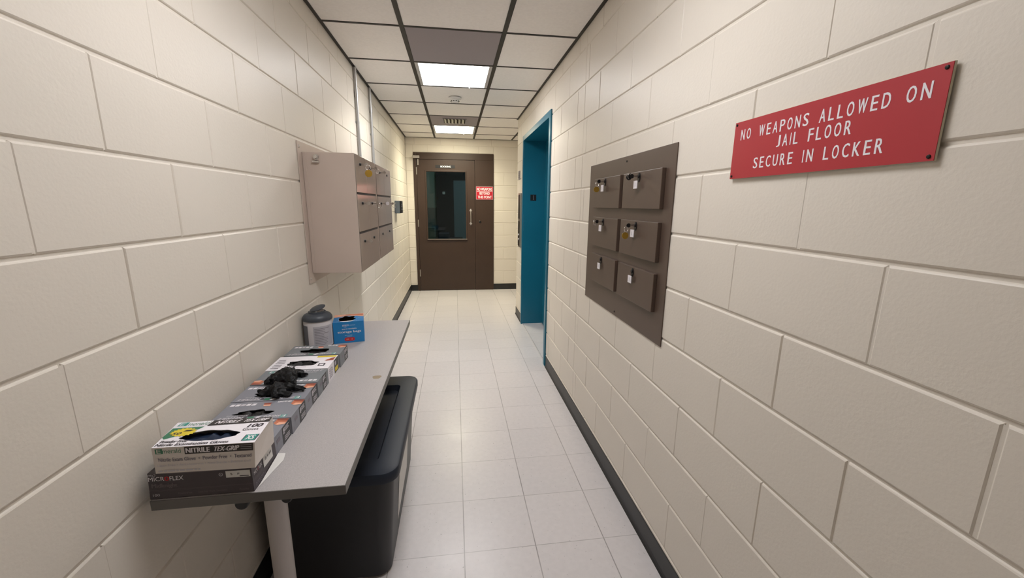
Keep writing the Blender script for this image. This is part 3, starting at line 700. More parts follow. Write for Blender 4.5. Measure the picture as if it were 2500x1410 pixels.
# ------------------------------------------------------------------ taupe lockers, left wall
XFc = -0.497
def cabinet(y0, y1, label, clasp):
    t = empty('wall_locker', (XL, (y0+y1)/2, 1.07), label, 'locker')
    b = MB(); b.box(XL+.0005, XL+.005, y0-.054, y1+(.054 if not clasp else .02), 1.020, 1.728, 'taupe'); b.build('mounting_plate', t, bevel=.0015)
    for z in (1.046, 1.702):
        for y in ((y0-.036,) if clasp else (y1+.036,)):
            q = MB(); q.lathe([(.001, XL+.0095), (.005, XL+.009), (.0075, XL+.0052)], 'steel', (0, y, z), 'X', 12); q.build('screw', t)
    b = MB(); b.box(XL+.0052, XFc-.0025, y0, y1, 1.070, 1.681, 'taupe'); b.build('body', t, bevel=.0015)
    if clasp:   # vertical seam strip near the wall on the exposed side
        q = MB(); q.box(XL+.006, XL+.022, y0-.004, y0-.0002, 1.071, 1.680, 'taupe'); q.build('side_flange', t, bevel=.001)
    b = MB(); b.box(XFc-.0024, XFc-.0012, y0+.004, y1-.004, 1.074, 1.677, 'gap'); b.build('door_recess', t)
    zs = [(1.489, 1.679), (1.285, 1.4775), (1.072, 1.2735)]
    ym_ = (y0+y1)/2; out = []
    for za, zb in zs:
        for ya, yb in ((y0+.001, ym_-.001), (ym_+.001, y1-.001)):
            q = MB(); q.box(XFc-.0012, XFc+.001, ya, yb, za, zb, 'taupe_door'); d = q.build('locker_door', t, bevel=.0008)
            yc = (ya+yb)/2-.03
            lock(d, XFc+.001, yc, zb-.044, 1, False); out.append((XFc+.009, yc, zb-.044))
    if clasp:
        q = MB(); cx, cz = -.684, 1.648; yy = y0-.001
        q.lathe([(.001, yy), (.013, yy), (.013, yy-.004), (.009, yy-.014), (.001, yy-.015)], 'chrome', (cx+.002, 0, cz+.010), 'Y', 18)
        q.torus((cx+.004, yy-.013, cz+.008), (1, 0, 0), (0, 0, 1), .011, .0022, 'chrome')
        q.tube([(cx-.014, yy-.008, cz-.014), (cx+.016, yy-.008, cz-.014)], .006, 'chrome', 12)
        q.build('side_latch', t)
    return t, out
cabA, PA = cabinet(2.220, 2.738, 'nearer taupe steel locker box with six doors on the left wall', True)
cabB, PB = cabinet(2.775, 3.360, 'further taupe steel locker box, behind the nearer one on the left wall', False)
KL = 'keys in the taupe lockers'
key('locker_key', PA[0], 1, 1, 'key with large brass disc in the nearer taupe locker top row', KL, (-.002, -.016, .013), (-.004, -.046, .019, 'brass'), tagm=None, bow='steel')
key('locker_key', PA[1], 1, 1, 'key with plain ring in the nearer taupe locker, top row far door', KL, (.004, -.014, .013), tagm=None, bow='chrome')
key('locker_key', PA[2], 1, 1, 'bare key without ring in the nearer taupe locker, middle row', KL, tagm=None, bow='steel')
key('locker_key', PA[3], 1, 1, 'key with plain ring in the nearer taupe locker, middle row', KL, (.006, -.013, .013), tagm=None, bow='chrome')
key('locker_key', PA[4], 1, 1, 'bare key in the nearer taupe locker, bottom row', KL, tagm=None, bow='steel')
key('locker_key', PB[0], 1, 1, 'key with plain ring in the further taupe locker, top row', KL, (.008, .012, .013), tagm=None, bow='chrome')
key('locker_key', PB[2], 1, 1, 'key with white round tag in the further taupe locker, middle row', KL, None, (-.004, .000, .012, 'white'), tagm=None, bow='steel')
key('locker_key', PB[3], 1, 1, 'key with wide open ring in the further taupe locker, middle row', KL, (.012, -.012, .018), tagm=None, bow='chrome')

# conduits and reader
for y, lab in ((3.485, 'nearer of two thin grey conduits running up the left wall'), (4.045, 'further of two thin grey conduits running up the left wall')):
    t = empty('conduit', (XL, y, 1.30), lab, 'conduit')
    b = MB(); b.tube([(XL+.0145, y, 1.30), (XL+.0145, y, H-.002)], .0118, 'conduit', 16); b.build('pipe', t)
    b = MB(); b.tube([(XL+.0145, y, 2.235), (XL+.0145, y, 2.285)], .0140, 'conduit', 16); b.build('coupling', t)
    for z in (1.45, 2.05):
        b = MB(); b.box(XL+.0003, XL+.0025, y-.024, y+.024, z-.008, z+.008, 'conduit'); b.tube([(XL+.0145, y, z-.008), (XL+.0145, y, z+.008)], .0128, 'conduit', 16); b.build('strap', t)
t = empty('card_reader', (XL, 5.44, 1.312), 'small grey wall reader with a black face on the left wall', 'card reader')
b = MB(); b.box(XL+.0003, -.690, 5.360, 5.52, 1.312, 1.470, 'readgrey'); b.build('case', t, bevel=.004)
b = MB(); b.box(-.6899, -.672, 5.363, 5.517, 1.315, 1.468, 'black'); b.build('front_cover', t, bevel=.004)
for z in (1.425, 1.40, 1.36):
    b = MB(); b.box(-.6719, -.6700, 5.40, 5.425, z-.006, z+.006, 'lightprint'); b.build('button', t)

# ------------------------------------------------------------------ table
TZ = .740; TX0, TX1, TY0, TY1 = -.7265, -.2850, .9365, 2.432
tb = empty('folding_table', ((TX0+TX1)/2, (TY0+TY1)/2, 0), 'narrow grey laminate table with silver post legs against the left wall', 'table')
b = MB(); b.box(TX0+.002, TX1-.002, TY0+.002, TY1-.002, TZ-.025, TZ, 'laminate'); b.build('tabletop', tb)
b = MB()
b.box(TX0, TX1, TY0, TY0+.002, TZ-.026, TZ-.0003, 'edge'); b.box(TX0, TX1, TY1-.002, TY1, TZ-.026, TZ-.0003, 'edge')
b.box(TX0, TX0+.002, TY0+.002, TY1-.002, TZ-.026, TZ-.0003, 'edge'); b.box(TX1-.002, TX1, TY0+.002, TY1-.002, TZ-.026, TZ-.0003, 'edge')
b.build('edge_band', tb, bevel=.0008)
lx = (TX0+TX1)/2
for y in (1.05, 2.32):
    b = MB(); b.tube([(lx, y, .03), (lx, y, .686)], .0275, 'silver', 28); L_ = b.build('leg', tb)
    b = MB(); b.box(lx-.205, lx+.205, y-.03, y+.03, .006, .034, 'silver'); b.build('foot', tb, bevel=.008)
    for x in (lx-.18, lx+.18):
        b = MB(); b.lathe([(.001, 0), (.016, 0), (.016, .006), (.001, .006)], 'black', (x, y, 0), seg=14); b.build('glide', tb)
    b = MB(); b.box(lx-.050, lx+.078, y-.075, y+.06, .686, TZ-.0255, 'black'); b.box(lx-.09, lx-.02, y-.05, y+.05, .70, TZ-.0255, 'black')
    b.lathe([(.001, y-.095), (.014, y-.095), (.016, y-.09), (.016, y-.04), (.001, y-.04)], 'black', (lx-.036, 0, .695), 'Y', 18)
    b.lathe([(.001, y-.095), (.011, y-.095), (.013, y-.09), (.013, y-.04), (.001, y-.04)], 'black', (lx+.070, 0, .700), 'Y', 18)
    b.build('leg_bracket', tb, bevel=.002)
b = MB(); b.box(lx-.018, lx+.018, 1.12, 2.25, .690, TZ-.0255, 'black'); b.build('cross_rail', tb)
b = MB(); b.face([(-.328+.017*math.cos(a)*(1+.15*math.sin(3*a)), 1.594+.020*math.sin(a)*(1+.2*math.cos(2*a)), TZ+.0003) for a in [i*math.pi/10 for i in range(20)]], 'stain'); b.build('stain_mark', tb)

# ------------------------------------------------------------------ tote under the table
def rr(x0, x1, y0, y1, r, z, seg=6):
    pts = []
    for cx, cy_, a0 in ((x1-r, y1-r, 0), (x0+r, y1-r, 90), (x0+r, y0+r, 180), (x1-r, y0+r, 270)):
        for i in range(seg+1):
            a = math.radians(a0+90*i/seg); pts.append((cx+r*math.cos(a), cy_+r*math.sin(a), z))
    return pts
tt = empty('storage_tote', (-.48, 1.76, 0), 'large black storage tote with a slate lid under the table', 'storage tote')
b = MB(); rows = [rr(-.675, -.289, 1.385, 2.135, .045, .0), rr(-.690, -.276, 1.368, 2.15, .05, .012), rr(-.694, -.271, 1.362, 2.155, .052, .10),
                  rr(-.712, -.246, 1.350, 2.172, .055, .43), rr(-.720, -.238, 1.343, 2.178, .057, .432), rr(-.720, -.238, 1.343, 2.178, .057, .446)]
b.grid(rows, 'bin'); b.cap(rows[0], 'bin', True); b.cap(rows[-1], 'bin'); b.build('base', tt)
b = MB(); rows = [rr(-.733, -.2245, 1.329, 2.192, .06, .440), rr(-.735, -.2225, 1.327, 2.194, .06, .446), rr(-.735, -.2225, 1.327, 2.194, .06, .472), rr(-.731, -.2265, 1.331, 2.190, .058, .480), rr(-.724, -.234, 1.338, 2.182, .055, .483),
                  rr(-.655, -.305, 1.415, 2.075, .02, .481), rr(-.645, -.318, 1.428, 2.062, .02, .456), rr(-.60, -.36, 1.47, 2.02, .02, .454)]
b.grid(rows, 'lid'); b.cap(rows[-1], 'lid'); b.cap(rows[0], 'lid', True); b.build('lid', tt)
b = MB()
def side(y, z): return (-.271+(z-.10)*(.025/.33)+.0012, y, z)
b.face([side(1.56, .09), side(1.88, .12), side(1.88, .33), side(1.56, .33)], 'paper'); b.build('side_label', tt)
tag(bpy.data.objects['side_label'], 'white paper label')

# ------------------------------------------------------------------ cartons on the table
def ring_top(b, Fc, hole, mt, seg=48, jag=.0, seed=1, edge=None):
    """top face of a carton with a torn oval opening: hole = (uc, vc, ru, rv)"""
    uc, vc, ru, rv = hole; rnd = random.Random(seed)
    angs = sorted([2*math.pi*i/seg for i in range(seg)]+[math.atan2(v-vc, u-uc) % (2*math.pi) for u, v in ((0,0),(1,0),(1,1),(0,1))])
    ins, outs = [], []
    for a in angs:
        c, s_ = math.cos(a), math.sin(a)
        ja = 1+jag*(noise.noise(Vector((c*2.2+seed, s_*2.2, 0))))
        ex_ = (abs(c)**2.2+abs(s_)**2.2)**(-1/2.2)
        ins.append((uc+ru*c*ja*ex_, vc+rv*s_*ja*ex_))
        tt_ = 1e9
        if c > 1e-9: tt_ = min(tt_, (1-uc)/c)
        if c < -1e-9: tt_ = min(tt_, -uc/c)
        if s_ > 1e-9: tt_ = min(tt_, (1-vc)/s_)
        if s_ < -1e-9: tt_ = min(tt_, -vc/s_)
        outs.append((uc+c*tt_, vc+s_*tt_))
    b.grid([[Fc.P(u, v, 0) for u, v in outs], [Fc.P(u, v, 0) for u, v in ins]], mt, smooth=False)
    b.grid([[Fc.P(u, v, 0) for u, v in ins], [Fc.P(u, v, 0)-Fc.n*.0016 for u, v in ins]], edge or mt, smooth=False)
    return ins
def carton(name, cor, mt, label, hole=None, jag=.25, seed=1, sides=None, group=None, flip=False, body='carton', edge=None):
    """cor: 8 corners: bottom nl nr fr fl, top nl nr fr fl"""
    c = [Vector(p) for p in cor]; sides = sides or {}
    loc = sum(c[:4], Vector())/4
    t = empty(name, loc, label, 'box', group)
    b = MB()
    b.face([c[3], c[2], c[1], c[0]], mt)
    for k, (i, j) in {'near': (0, 1), 'right': (1, 2), 'far': (2, 3), 'left': (3, 0)}.items():
        b.face([c[i], c[j], c[j+4], c[i+4]], sides.get(k, mt))
    top = Face(b, c[4], c[5], c[6], c[7])
    hp = ring_top(b, top, hole, sides.get('top', mt), jag=jag, seed=seed, edge=edge) if hole else None
    if not hole: b.face([c[4], c[5], c[6], c[7]], sides.get('top', mt))
    pr_ = Prints(b, body)
    return t, pr_, Face(b, c[4], c[5], c[6], c[7], flip), Face(b, c[0], c[1], c[5], c[4]), Face(b, c[1], c[2], c[6], c[5]), top, hp
class Prints:
    """the carton's own mesh; its printing is added to it before it is built"""
    def __init__(s, b, body): s.b, s.body = b, body
    def build(s, t): s.b.build(s.body, t)
def contents(name, top, hole, mt, label, depth=.012, seed=3, ridge=.006):
    """crumpled gloves filling the carton just under the opening"""
    uc, vc, ru, rv = hole; b = MB(); n, mm = 18, 12; rows = []
    for j in range(mm+1):
        row = []
        for i in range(n+1):
            u = uc+ru*1.25*(2*i/n-1); v = vc+rv*1.35*(2*j/mm-1)
            dd = math.hypot((u-uc)/ru, (v-vc)/rv)
            z = min(-depth+ridge*noise.noise(Vector((u*14+seed, v*9, seed)))*1.6, -.003 if dd > .72 else .006*(1-dd))
            row.append(top.P(u, v, 0)+top.n*z)
        rows.append(row)
    b.grid(rows, mt, closed=False)
    c = top.P(uc, vc, 0)
    return tag(b.build(name, origin=c-top.n*depth), label, 'gloves')
def boxc(x0, x1, y0, y1, z0, z1, shear=0.0, dx=0.0):
    return [(x0, y0, z0), (x1, y0, z0), (x1+dx, y1, z0), (x0+dx, y1, z0), (x0, y0, z1), (x1, y0, z1), (x1+dx, y1, z1), (x0+dx, y1, z1)]

# bottom dark carton at the near end
t, p_, ft, fn, fr_, top, hp = carton('glove_box', [(-.728, .942, TZ+.0005), (-.499, .942, TZ+.0005), (-.497, 1.068, TZ+.0005), (-.728, 1.068, TZ+.0005), (-.725, .943, .8085), (-.500, .943, .8045), (-.499, 1.067, .8065), (-.725, 1.067, .8085)],
    'cblack', 'dark purple-black glove box lying under the white glove box at the near table end')
fn.text('MICR', .005, .70, .155, .86, 'white'); fn.text('O', .158, .70, .198, .86, 'redp', bold=.004); fn.text('FLEX', .205, .70, .335, .86, 'white')
fn.text('PRO', .0, .88, .07, .97, 'lightprint', shear=.01)
fn.text('Midknight', .03, .40, .27, .60, 'inkdim', bold=.003)
fn.rect(.745, .66, .985, .93, 'paper', 2); fn.text('S', .79, .76, .81, .84, 'ink', 3); fn.text('P', .86, .76, .88, .84, 'ink', 3); fn.rect(.88, .69, .97, .72, 'ink', 3)
for k_ in range(24):
    a = k_*math.pi/12
    fn.poly([(.695+.020*math.cos(a), .80+.066*math.sin(a)), (.695+.020*math.cos(a+.27), .80+.066*math.sin(a+.27)), (.695+.016*math.cos(a+.27), .80+.052*math.sin(a+.27)), (.695+.016*math.cos(a), .80+.052*math.sin(a))], 'lightprint')
fn.text('N', .688, .775, .702, .825, 'lightprint')
fn.rect(.0, .335, .99, .345, 'inkdim'); fn.rect(.02, .30, .75, .306, 'inkdim'); fn.rect(0, .02, 1, .29, 'cblack')
fn.text('100', .03, .11, .095, .20, 'lightprint'); fn.text('Powder-Free', .27, .13, .40, .21, 'inkdim'); fn.text('Latex-Free  Nitrile  Examination', .46, .13, .74, .21, 'inkdim'); fn.text('Powder', .86, .10, .955, .2, 'inkdim')
fr_.rect(.44, .38, .84, .93, 'paper', 2); fr_.text('8 9 M', .52, .62, .78, .74, 'ink', 3)
fr_.text('MICR', .06, .60, .20, .74, 'white'); fr_.text('O', .205, .60, .245, .74, 'redp'); fr_.text('FLEX', .25, .60, .38, .74, 'white')
fr_.text('Midknight', .08, .36, .36, .52, 'inkdim'); fr_.lines(.08, .08, .5, .28, 3, 'inkgrey', seed=3)
fn.poly([(.02, .985), (.30, .955), (.95, .985), (.95, 1.0), (.02, 1.0)], 'inkdim', 1)
ft.text('PROFLEX MICROFLEX', .60, .02, .98, .09, 'lightprint')
p_.build(t)
b = MB()
b.face([(-.4965, .955, TZ+.0012), (-.4790, 1.064, TZ+.0012), (-.4830, 1.088, TZ+.006), (-.4955, 1.074, TZ+.016)], 'paper')
b.face([(-.4955, 1.074, TZ+.0152), (-.4831, 1.088, TZ+.0052), (-.4791, 1.064, TZ+.0006), (-.4966, .955, TZ+.0006)], 'paper')
F = Face(b, (-.4935, 1.030, TZ+.0036), (-.4855, 1.060, TZ+.0026), (-.4865, 1.076, TZ+.0062), (-.4945, 1.056, TZ+.0098))
for k_ in range(9): F.rect(.15+k_*.08, .15, .15+k_*.08+.045*(1 if k_ % 2 else .6), .9, 'ink', 2)
tag(b.build('end_flap', t), 'open white end flap with a bar code')

# white carton on top, rotated a little and crushed
cw = [(-.703, .938, .8105), (-.487, .936, .8085), (-.489, 1.045, .8085), (-.711, 1.045, .8105), (-.698, .932, .8805), (-.478, .930, .8795), (-.486, 1.047, .8800), (-.709, 1.043, .8810)]
holeW = (.47, .375, .285, .20)
t, p_, ft, fn, fr_, top, hp = carton('glove_box', cw, 'cwhiteside', 'white and green glove box marked TEX-GRIP on top of the dark glove box', holeW, .18, 5, {'top': 'cwhite'}, edge='cwhite')
ft.rect(0, .79, .37, .99, 'cwhite'); ft.text('merald', .115, .82, .345, .96, 'green', shear=.02); ft.rect(.03, .82, .115, .97, 'tealp', 2, .02); ft.text('E', .05, .84, .095, .95, 'white', 3, .01)
ft.poly([(.35, .77), (1.0, .80), (1.0, .995), (.38, .995)], 'cband', 2)
ft.text('NITRILE', .415, .835, .66, .95, 'white', 3, .03, .003); ft.text('TEX-GRIP', .705, .845, .955, .955, 'white', 3, .03, .003)
ft.poly([(.0, .38), (.035, .30), (.14, .42), (.30, .66), (.33, .755), (.012, .745)], 'green', 1)
star = []
for k_ in range(36):
    a = k_*math.pi/18; r_ = 1.0 if k_ % 2 else .82
    star.append((.165+.135*r_*math.cos(a), .555+.175*r_*math.sin(a)))
ft.poly(star, 'yellow', 2); ft.text('50', .065, .46, .15, .55, 'ink', 3, .01, .003); ft.rect(.15, .58, .23, .63, 'cband', 3, .03)
ft.text('100', .80, .60, .945, .735, 'ink', 3, .02, .003); ft.text('Gloves', .775, .475, .94, .565, 'ink', 3)
ft.rect(.855, .08, .975, .30, 'tealp', 2, .01); ft.text('XS', .875, .11, .955, .27, 'white', 3, .01, .003); ft.rect(.845, .08, .855, .30, 'ink', 2, .01); ft.rect(.975, .08, .985, .30, 'ink', 2, .01)
ft.text('Powder Free', .03, .155, .29, .245, 'ink', 3, .01, .002); ft.text('Nitrile Examination Gloves', .015, .035, .72, .13, 'ink', 3, .01, .0015)
fn.rect(.0, .74, .295, .995, 'cwhiteside', 1); fn.text('merald', .10, .77, .275, .94, 'green', 2); fn.rect(.03, .76, .10, .95, 'green', 2); fn.text('E', .045, .79, .085, .93, 'cwhiteside', 3)
fn.rect(.31, .70, .985, .985, 'cband', 1); fn.text('NITRILE', .325, .75, .555, .93, 'white', 2, 0, .003); fn.text('TEX-GRIP', .59, .75, .835, .93, 'white', 2, .015, .003)
for v in (.78, .85, .92): fn.rect(.86, v, .97, v+.015, 'lightprint', 2)
fn.text('Nitrile Exam Glove  •  Powder Free  •  Textured', .05, .455, .965, .60, 'inkgrey', 2, 0, .0012)
fn.text('Latex Free • Ambidextrous • Non-Sterile • Beaded Cuff', .03, .27, .96, .36, 'lightprint', 2)
fn.lines(.03, .06, .5, .2, 1, 'lightprint', seed=9)
p_.build(t)
contents('glove_stack', top, holeW, 'glove_blue', 'dark blue gloves inside the white and green glove box', .012, 2)
def side_panel_print(fr, seed, dark='cdark', left=.52, right=.98):
    fr.rect(left, .02, right, .98, dark, 1)
    for i, v in enumerate((.86, .77, .68)): fr.rect(left+.06, v-.03, right-.08, v+.02, 'lightprint', 2) if i != 1 else fr.rect(left+.12, v-.03, right-.12, v+.02, 'lightprint', 2)
    fr.rect(left+.04, .56, left+.12, .84, 'lightprint', 2)
    for v in (.34, .24, .14): fr.rect(left+.10, v, right-.06, v+.05, 'lightprint', 2)
    fr.rect(.20, .52, .38, .72, 'inkgrey', 2)
    fr.rect(.10, .12, .13, .26, 'inkgrey', 2)
def grey_print(ft, fr, f=False):
    """upright design of the grey cartons"""
    ft.rect(.075, .83, .15, .97, 'tealp', 1, .01); ft.text('E', .09, .85, .135, .95, 'white', 2, .01, .003); ft.text('merald', .155, .84, .36, .95, 'white', 2, .01)
    ft.poly([(.40, .86), (.45, .86), (.49, .98), (.44, .98)], 'white', 1); ft.rect(.49, .855, .57, .975, 'green', 1)
    ft.text('NITRILE', .62, .84, .93, .95, 'lightprint', 2, .02, .003); ft.text('EXAMINATION GLOVES', .59, .74, .86, .80, 'lightprint', 2)
    ft.rect(.58, .86, .64, .92, 'ink', 1)
    ft.poly([(0, .06), (.145, .03), (.15, .24), (.10, .30), (0, .26)], 'copper', 1); ft.poly([(0, .03), (.15, .02), (.13, .09), (0, .14)], 'copper2', 2); ft.poly([(.0, .22), (.09, .20), (.12, .30), (.08, .33), (0, .29)], 'peach', 2)
    ft.poly([(.40, .08), (.55, .05), (.52, .30), (.42, .30)], 'cgrey', 1); ft.poly([(.42, .12), (.53, .12), (.51, .22), (.43, .22)], 'copper2', 2); ft.poly([(.42, .22), (.52, .22), (.50, .30), (.41, .31)], 'peach', 2)
    ft.text('100 GLOVES', .17, .05, .35, .13, 'white', 2, 0, .002)
    for i in range(5): ft.rect(.62+i*.07, .12, .675+i*.07, .23, 'white' if i != 2 else 'lightprint', 1, .01)
    ft.rect(.66, .15, .70, .16, 'ink', 2)
TT = .7955
grey_specs = [('glove_box', 1.0745, 1.1950, 'cgrey', True, 'grey nitrile glove box mostly hidden behind the white and green box', None),
              ('glove_box', 1.1960, 1.3135, 'cgrey', True, 'grey glove box with an open black slot, next behind the white box', (.455, .345, .235, .175)),
              ('glove_box', 1.3150, 1.4355, 'cgrey', True, 'grey glove box under the nearer clump of black gloves', (.45, .40, .22, .18)),
              ('glove_box', 1.4370, 1.5600, 'cgrey2', False, 'grey glove box facing the table front, under the rear clump of gloves', (.46, .52, .24, .19)),
              ('glove_box', 1.7160, 1.8390, 'cgrey2', True, 'dark grey glove box at the far end of the row, beside the canister', (.48, .42, .26, .24))]
tops = []
for k_, (nm, y0, y1, mt, flip, lab, hole) in enumerate(grey_specs):
    dx = (-.004, 0, -.002, .0, .004)[k_]
    c = boxc(-.729+dx, -.5035+dx, y0, y1, TZ+.0005, TT+(.0, .001, .002, .004, .005)[k_])
    t, p_, ft, fn, fr_, top, hp = carton(nm, c, mt, lab, hole, .3, 11+k_, flip=flip)
    grey_print(ft, fr_); side_panel_print(fr_, k_) if flip else side_panel_print(fr_, k_, left=.40, right=.80)
    fn.lines(.05, .3, .9, .8, 3, 'lightprint', seed=k_)
    if k_ == 4: fn.rect(.55, .1, .95, .9, 'cdark', 2); fn.lines(.60, .2, .92, .85, 5, 'inkgrey', 3, seed=8)
    p_.build(t); tops.append((top, hole))
contents('glove_stack', tops[1][0], tops[1][1], 'glove_hole', 'black gloves inside the open slot of the grey box behind the white box', .009, 4, .008)
contents('glove_stack', tops[4][0], tops[4][1], 'glove_hole', 'black gloves inside the opening of the farthest dark grey box', .014, 6)
contents('glove_stack', tops[2][0], tops[2][1], 'glove_hole', 'black gloves inside the box under the nearer glove clump', .010, 8)
contents('glove_stack', tops[3][0], tops[3][1], 'glove_hole', 'black gloves inside the box under the rear glove clump', .010, 9)

# white and yellow carton (black nitrile)
c = boxc(-.733, -.5045, 1.5640, 1.7055, TZ+.0005, .8005)
holeE = (.50, .45, .26, .20)
t, p_, ft, fn, fr_, top, hp = carton('glove_box', c, 'cwhite', 'white glove box with a yellow corner strip in the middle of the row', holeE, .25, 31)
ft.rect(.66, .86, .985, .985, 'yellow', 1); ft.poly([(.86, .56), (.985, .60), (.985, .84), (.92, .78)], 'copper2', 1); ft.poly([(.84, .57), (.90, .60), (.93, .74), (.87, .68)], 'copper', 2)
ft.text('BLACK', .26, .12, .44, .25, 'ink', 2, 0, .004); ft.lines(.46, .14, .66, .22, 1, 'lightprint', seed=2); ft.lines(.05, .10, .20, .80, 6, 'inkgrey', seed=5)
ft.rect(.79, .20, .90, .24, 'ink', 2); ft.rect(.79, .34, .90, .38, 'ink', 2); ft.rect(.79, .20, .81, .38, 'ink', 2); ft.rect(.88, .20, .90, .38, 'ink', 2)
fn.poly([(.54+.045*math.cos(i*math.pi/12), .58+.16*math.sin(i*math.pi/12)) for i in range(24)], 'yellow', 1)
fn.text('BLACK', .54, .40, .74, .54, 'ink', 2, 0, .004); fn.text('NITRILE EXAM', .76, .80, .97, .92, 'ink', 2); fn.lines(.03, .55, .30, .75, 2, 'inkgrey', seed=3); fn.lines(.80, .15, .97, .7, 5, 'inkgrey', seed=7)
fr_.rect(.56, .03, .98, .97, 'cdark', 1); fr_.rect(.62, .12, .90, .42, 'yellow', 2); fr_.rect(.62, .58, .74, .85, 'lightprint', 2); fr_.lines(.08, .15, .45, .85, 6, 'inkgrey', seed=5)
p_.build(t)
contents('glove_stack', top, holeE, 'glove_hole', 'dark gloves inside the opening of the white glove box with yellow strip', .009, 12, .012)

# clumps of pulled-out black gloves
def glove_clump(loc, chains, label, seed):
    b = MB()
    for pts, rs in chains:
        P_ = [Vector((x, y, TT+.002+z)) for x, y, z in pts]
        # resample smooth
        out = []; orr = []
        for i in range(len(P_)-1):
            for q in range(4):
                f_ = q/4; out.append(P_[i].lerp(P_[i+1], f_)); orr.append(1.12*(rs[i]*(1-f_)+rs[i+1]*f_))
        out.append(P_[-1]); orr.append(1.1*rs[-1]); b.tube(out, orr, 'glove', 12)
    for v in b.v:
        nn = noise.noise_vector(v*55+Vector((seed, 0, 0)))
        v += nn*.0060
        if v.z < TT+.0055: v.z = TT+.0055+abs(nn.z)*.001
    o = b.build('nitrile_glove', origin=loc)
    r = o.modifiers.new('remesh', 'REMESH'); r.mode = 'VOXEL'; r.voxel_size = .0022; r.use_smooth_shade = True
    s_ = o.modifiers.new('smooth', 'SMOOTH'); s_.iterations = 3; s_.factor = .5
    tx = bpy.data.textures.new('crumple', 'MUSGRAVE'); tx.musgrave_type = 'RIDGED_MULTIFRACTAL'; tx.noise_scale = .024; tx.octaves = 2; tx.noise_intensity = .6
    d = o.modifiers.new('crumple', 'DISPLACE'); d.texture = tx; d.strength = .007; d.mid_level = .65; d.texture_coords = 'LOCAL'
    return tag(o, label, 'glove')
glove_clump((-.61, 1.46, TT+.004), [
    ([(-.618, 1.505, .0), (-.622, 1.490, .014), (-.640, 1.465, .018), (-.652, 1.432, .010)], [.026, .027, .022, .015]),
    ([(-.605, 1.508, .0), (-.592, 1.502, .012), (-.572, 1.496, .010), (-.558, 1.494, .006)], [.019, .016, .013, .008]),
    ([(-.618, 1.490, .008), (-.606, 1.462, .016), (-.592, 1.435, .014), (-.572, 1.414, .006)], [.024, .024, .019, .009]),
    ([(-.630, 1.478, .004), (-.625, 1.455, .008), (-.618, 1.425, .006)], [.028, .030, .016]),
    ([(-.642, 1.495, .006), (-.664, 1.476, .010), (-.670, 1.445, .008), (-.668, 1.424, .005)], [.016, .015, .012, .008])],
    'rear clump of crumpled black nitrile gloves pulled from a grey box', 1)
glove_clump((-.61, 1.35, TT+.004), [
    ([(-.612, 1.390, .004), (-.612, 1.372, .016), (-.604, 1.345, .014), (-.596, 1.316, .005)], [.022, .021, .017, .011]),
    ([(-.598, 1.388, .006), (-.572, 1.380, .014), (-.547, 1.374, .010), (-.524, 1.372, .005)], [.017, .015, .012, .007]),
    ([(-.625, 1.388, .006), (-.645, 1.378, .010), (-.660, 1.370, .007), (-.670, 1.376, .005)], [.015, .012, .009, .007]),
    ([(-.608, 1.370, .010), (-.582, 1.347, .010), (-.556, 1.334, .005)], [.017, .014, .008]),
    ([(-.630, 1.372, .002), (-.610, 1.362, .004), (-.575, 1.360, .002)], [.020, .024, .014]),
    ([(-.618, 1.372, .008), (-.640, 1.352, .008), (-.662, 1.350, .004)], [.015, .011, .007])],
    'nearer clump of crumpled black nitrile gloves pulled from a grey box', 5)

# wipes canister
cx, cyy, cr = -.6815, 2.030, .0655
t = empty('wipes_canister', (cx, cyy, TZ), 'white wipes canister with a slate flip lid beside the wall', 'canister')
b = MB(); b.lathe([(.001, TZ+.0005), (cr-.004, TZ+.0005), (cr, TZ+.004), (cr, .862), (cr-.003, .868), (cr-.003, .872), (.001, .872)], 'canwhite', (cx, cyy, 0), seg=48); b.build('body', t)
b = MB(); b.lathe([(.001, .8722), (cr+.0015, .8722), (cr+.0025, .876), (cr+.002, .886), (cr-.006, .898), (.045, .905), (.040, .906), (.040, .912), (.036, .914), (.034, .9105), (.001, .909)], 'canlid', (cx, cyy, 0), seg=48); ld = b.build('lid', t)
b = MB(); b.lathe([(.001, 0), (.036, 0), (.037, .003), (.030, .007), (.001, .009)], 'canlid', (0, 0, 0), seg=32)
R_ = Matrix.Rotation(math.radians(-14), 4, 'Y') @ Matrix.Rotation(math.radians(10), 4, 'X')
for i, v in enumerate(b.v): b.v[i] = R_ @ v + Vector((cx+.004, cyy+.004, .925))
b.build('flip_cap', t)
b = MB(); b.lathe([(.001, .9115), (.030, .9115), (.033, .9150), (.034, .9152)], 'alu', (cx, cyy, 0), seg=24, caps=False); b.build('spout', t)
b = MB(); b.face([(cx+.002, cyy-.03, .914), (cx+.010, cyy-.028, .914), (cx+.006, cyy-.024, .928)], 'white'); b.face([(cx+.006, cyy-.0241, .928), (cx+.010, cyy-.0281, .914), (cx+.002, cyy-.0301, .914)], 'white'); b.build('wipe_end', t)
def wrap(b, a0, a1, z0, z1, mt, k=1, n=10):
    r_ = cr+.0004*k
    rows = [[(cx+r_*math.cos(math.radians(a0+(a1-a0)*i/n)), cyy+r_*math.sin(math.radians(a0+(a1-a0)*i/n)), z) for i in range(n+1)] for z in (z0, z1)]
    b.grid(rows, mt, closed=False)
b = MB(); wrap(b, 190, 243, .752, .852, 'cangrey'); wrap(b, 267, 345, .752, .850, 'canlabel')
rnd = random.Random(3)
for i in range(11):
    z = .758+i*.008; wrap(b, 272, 272+rnd.uniform(35, 62), z, z+.0022, 'inkgrey', 2)
b.build('label', t)

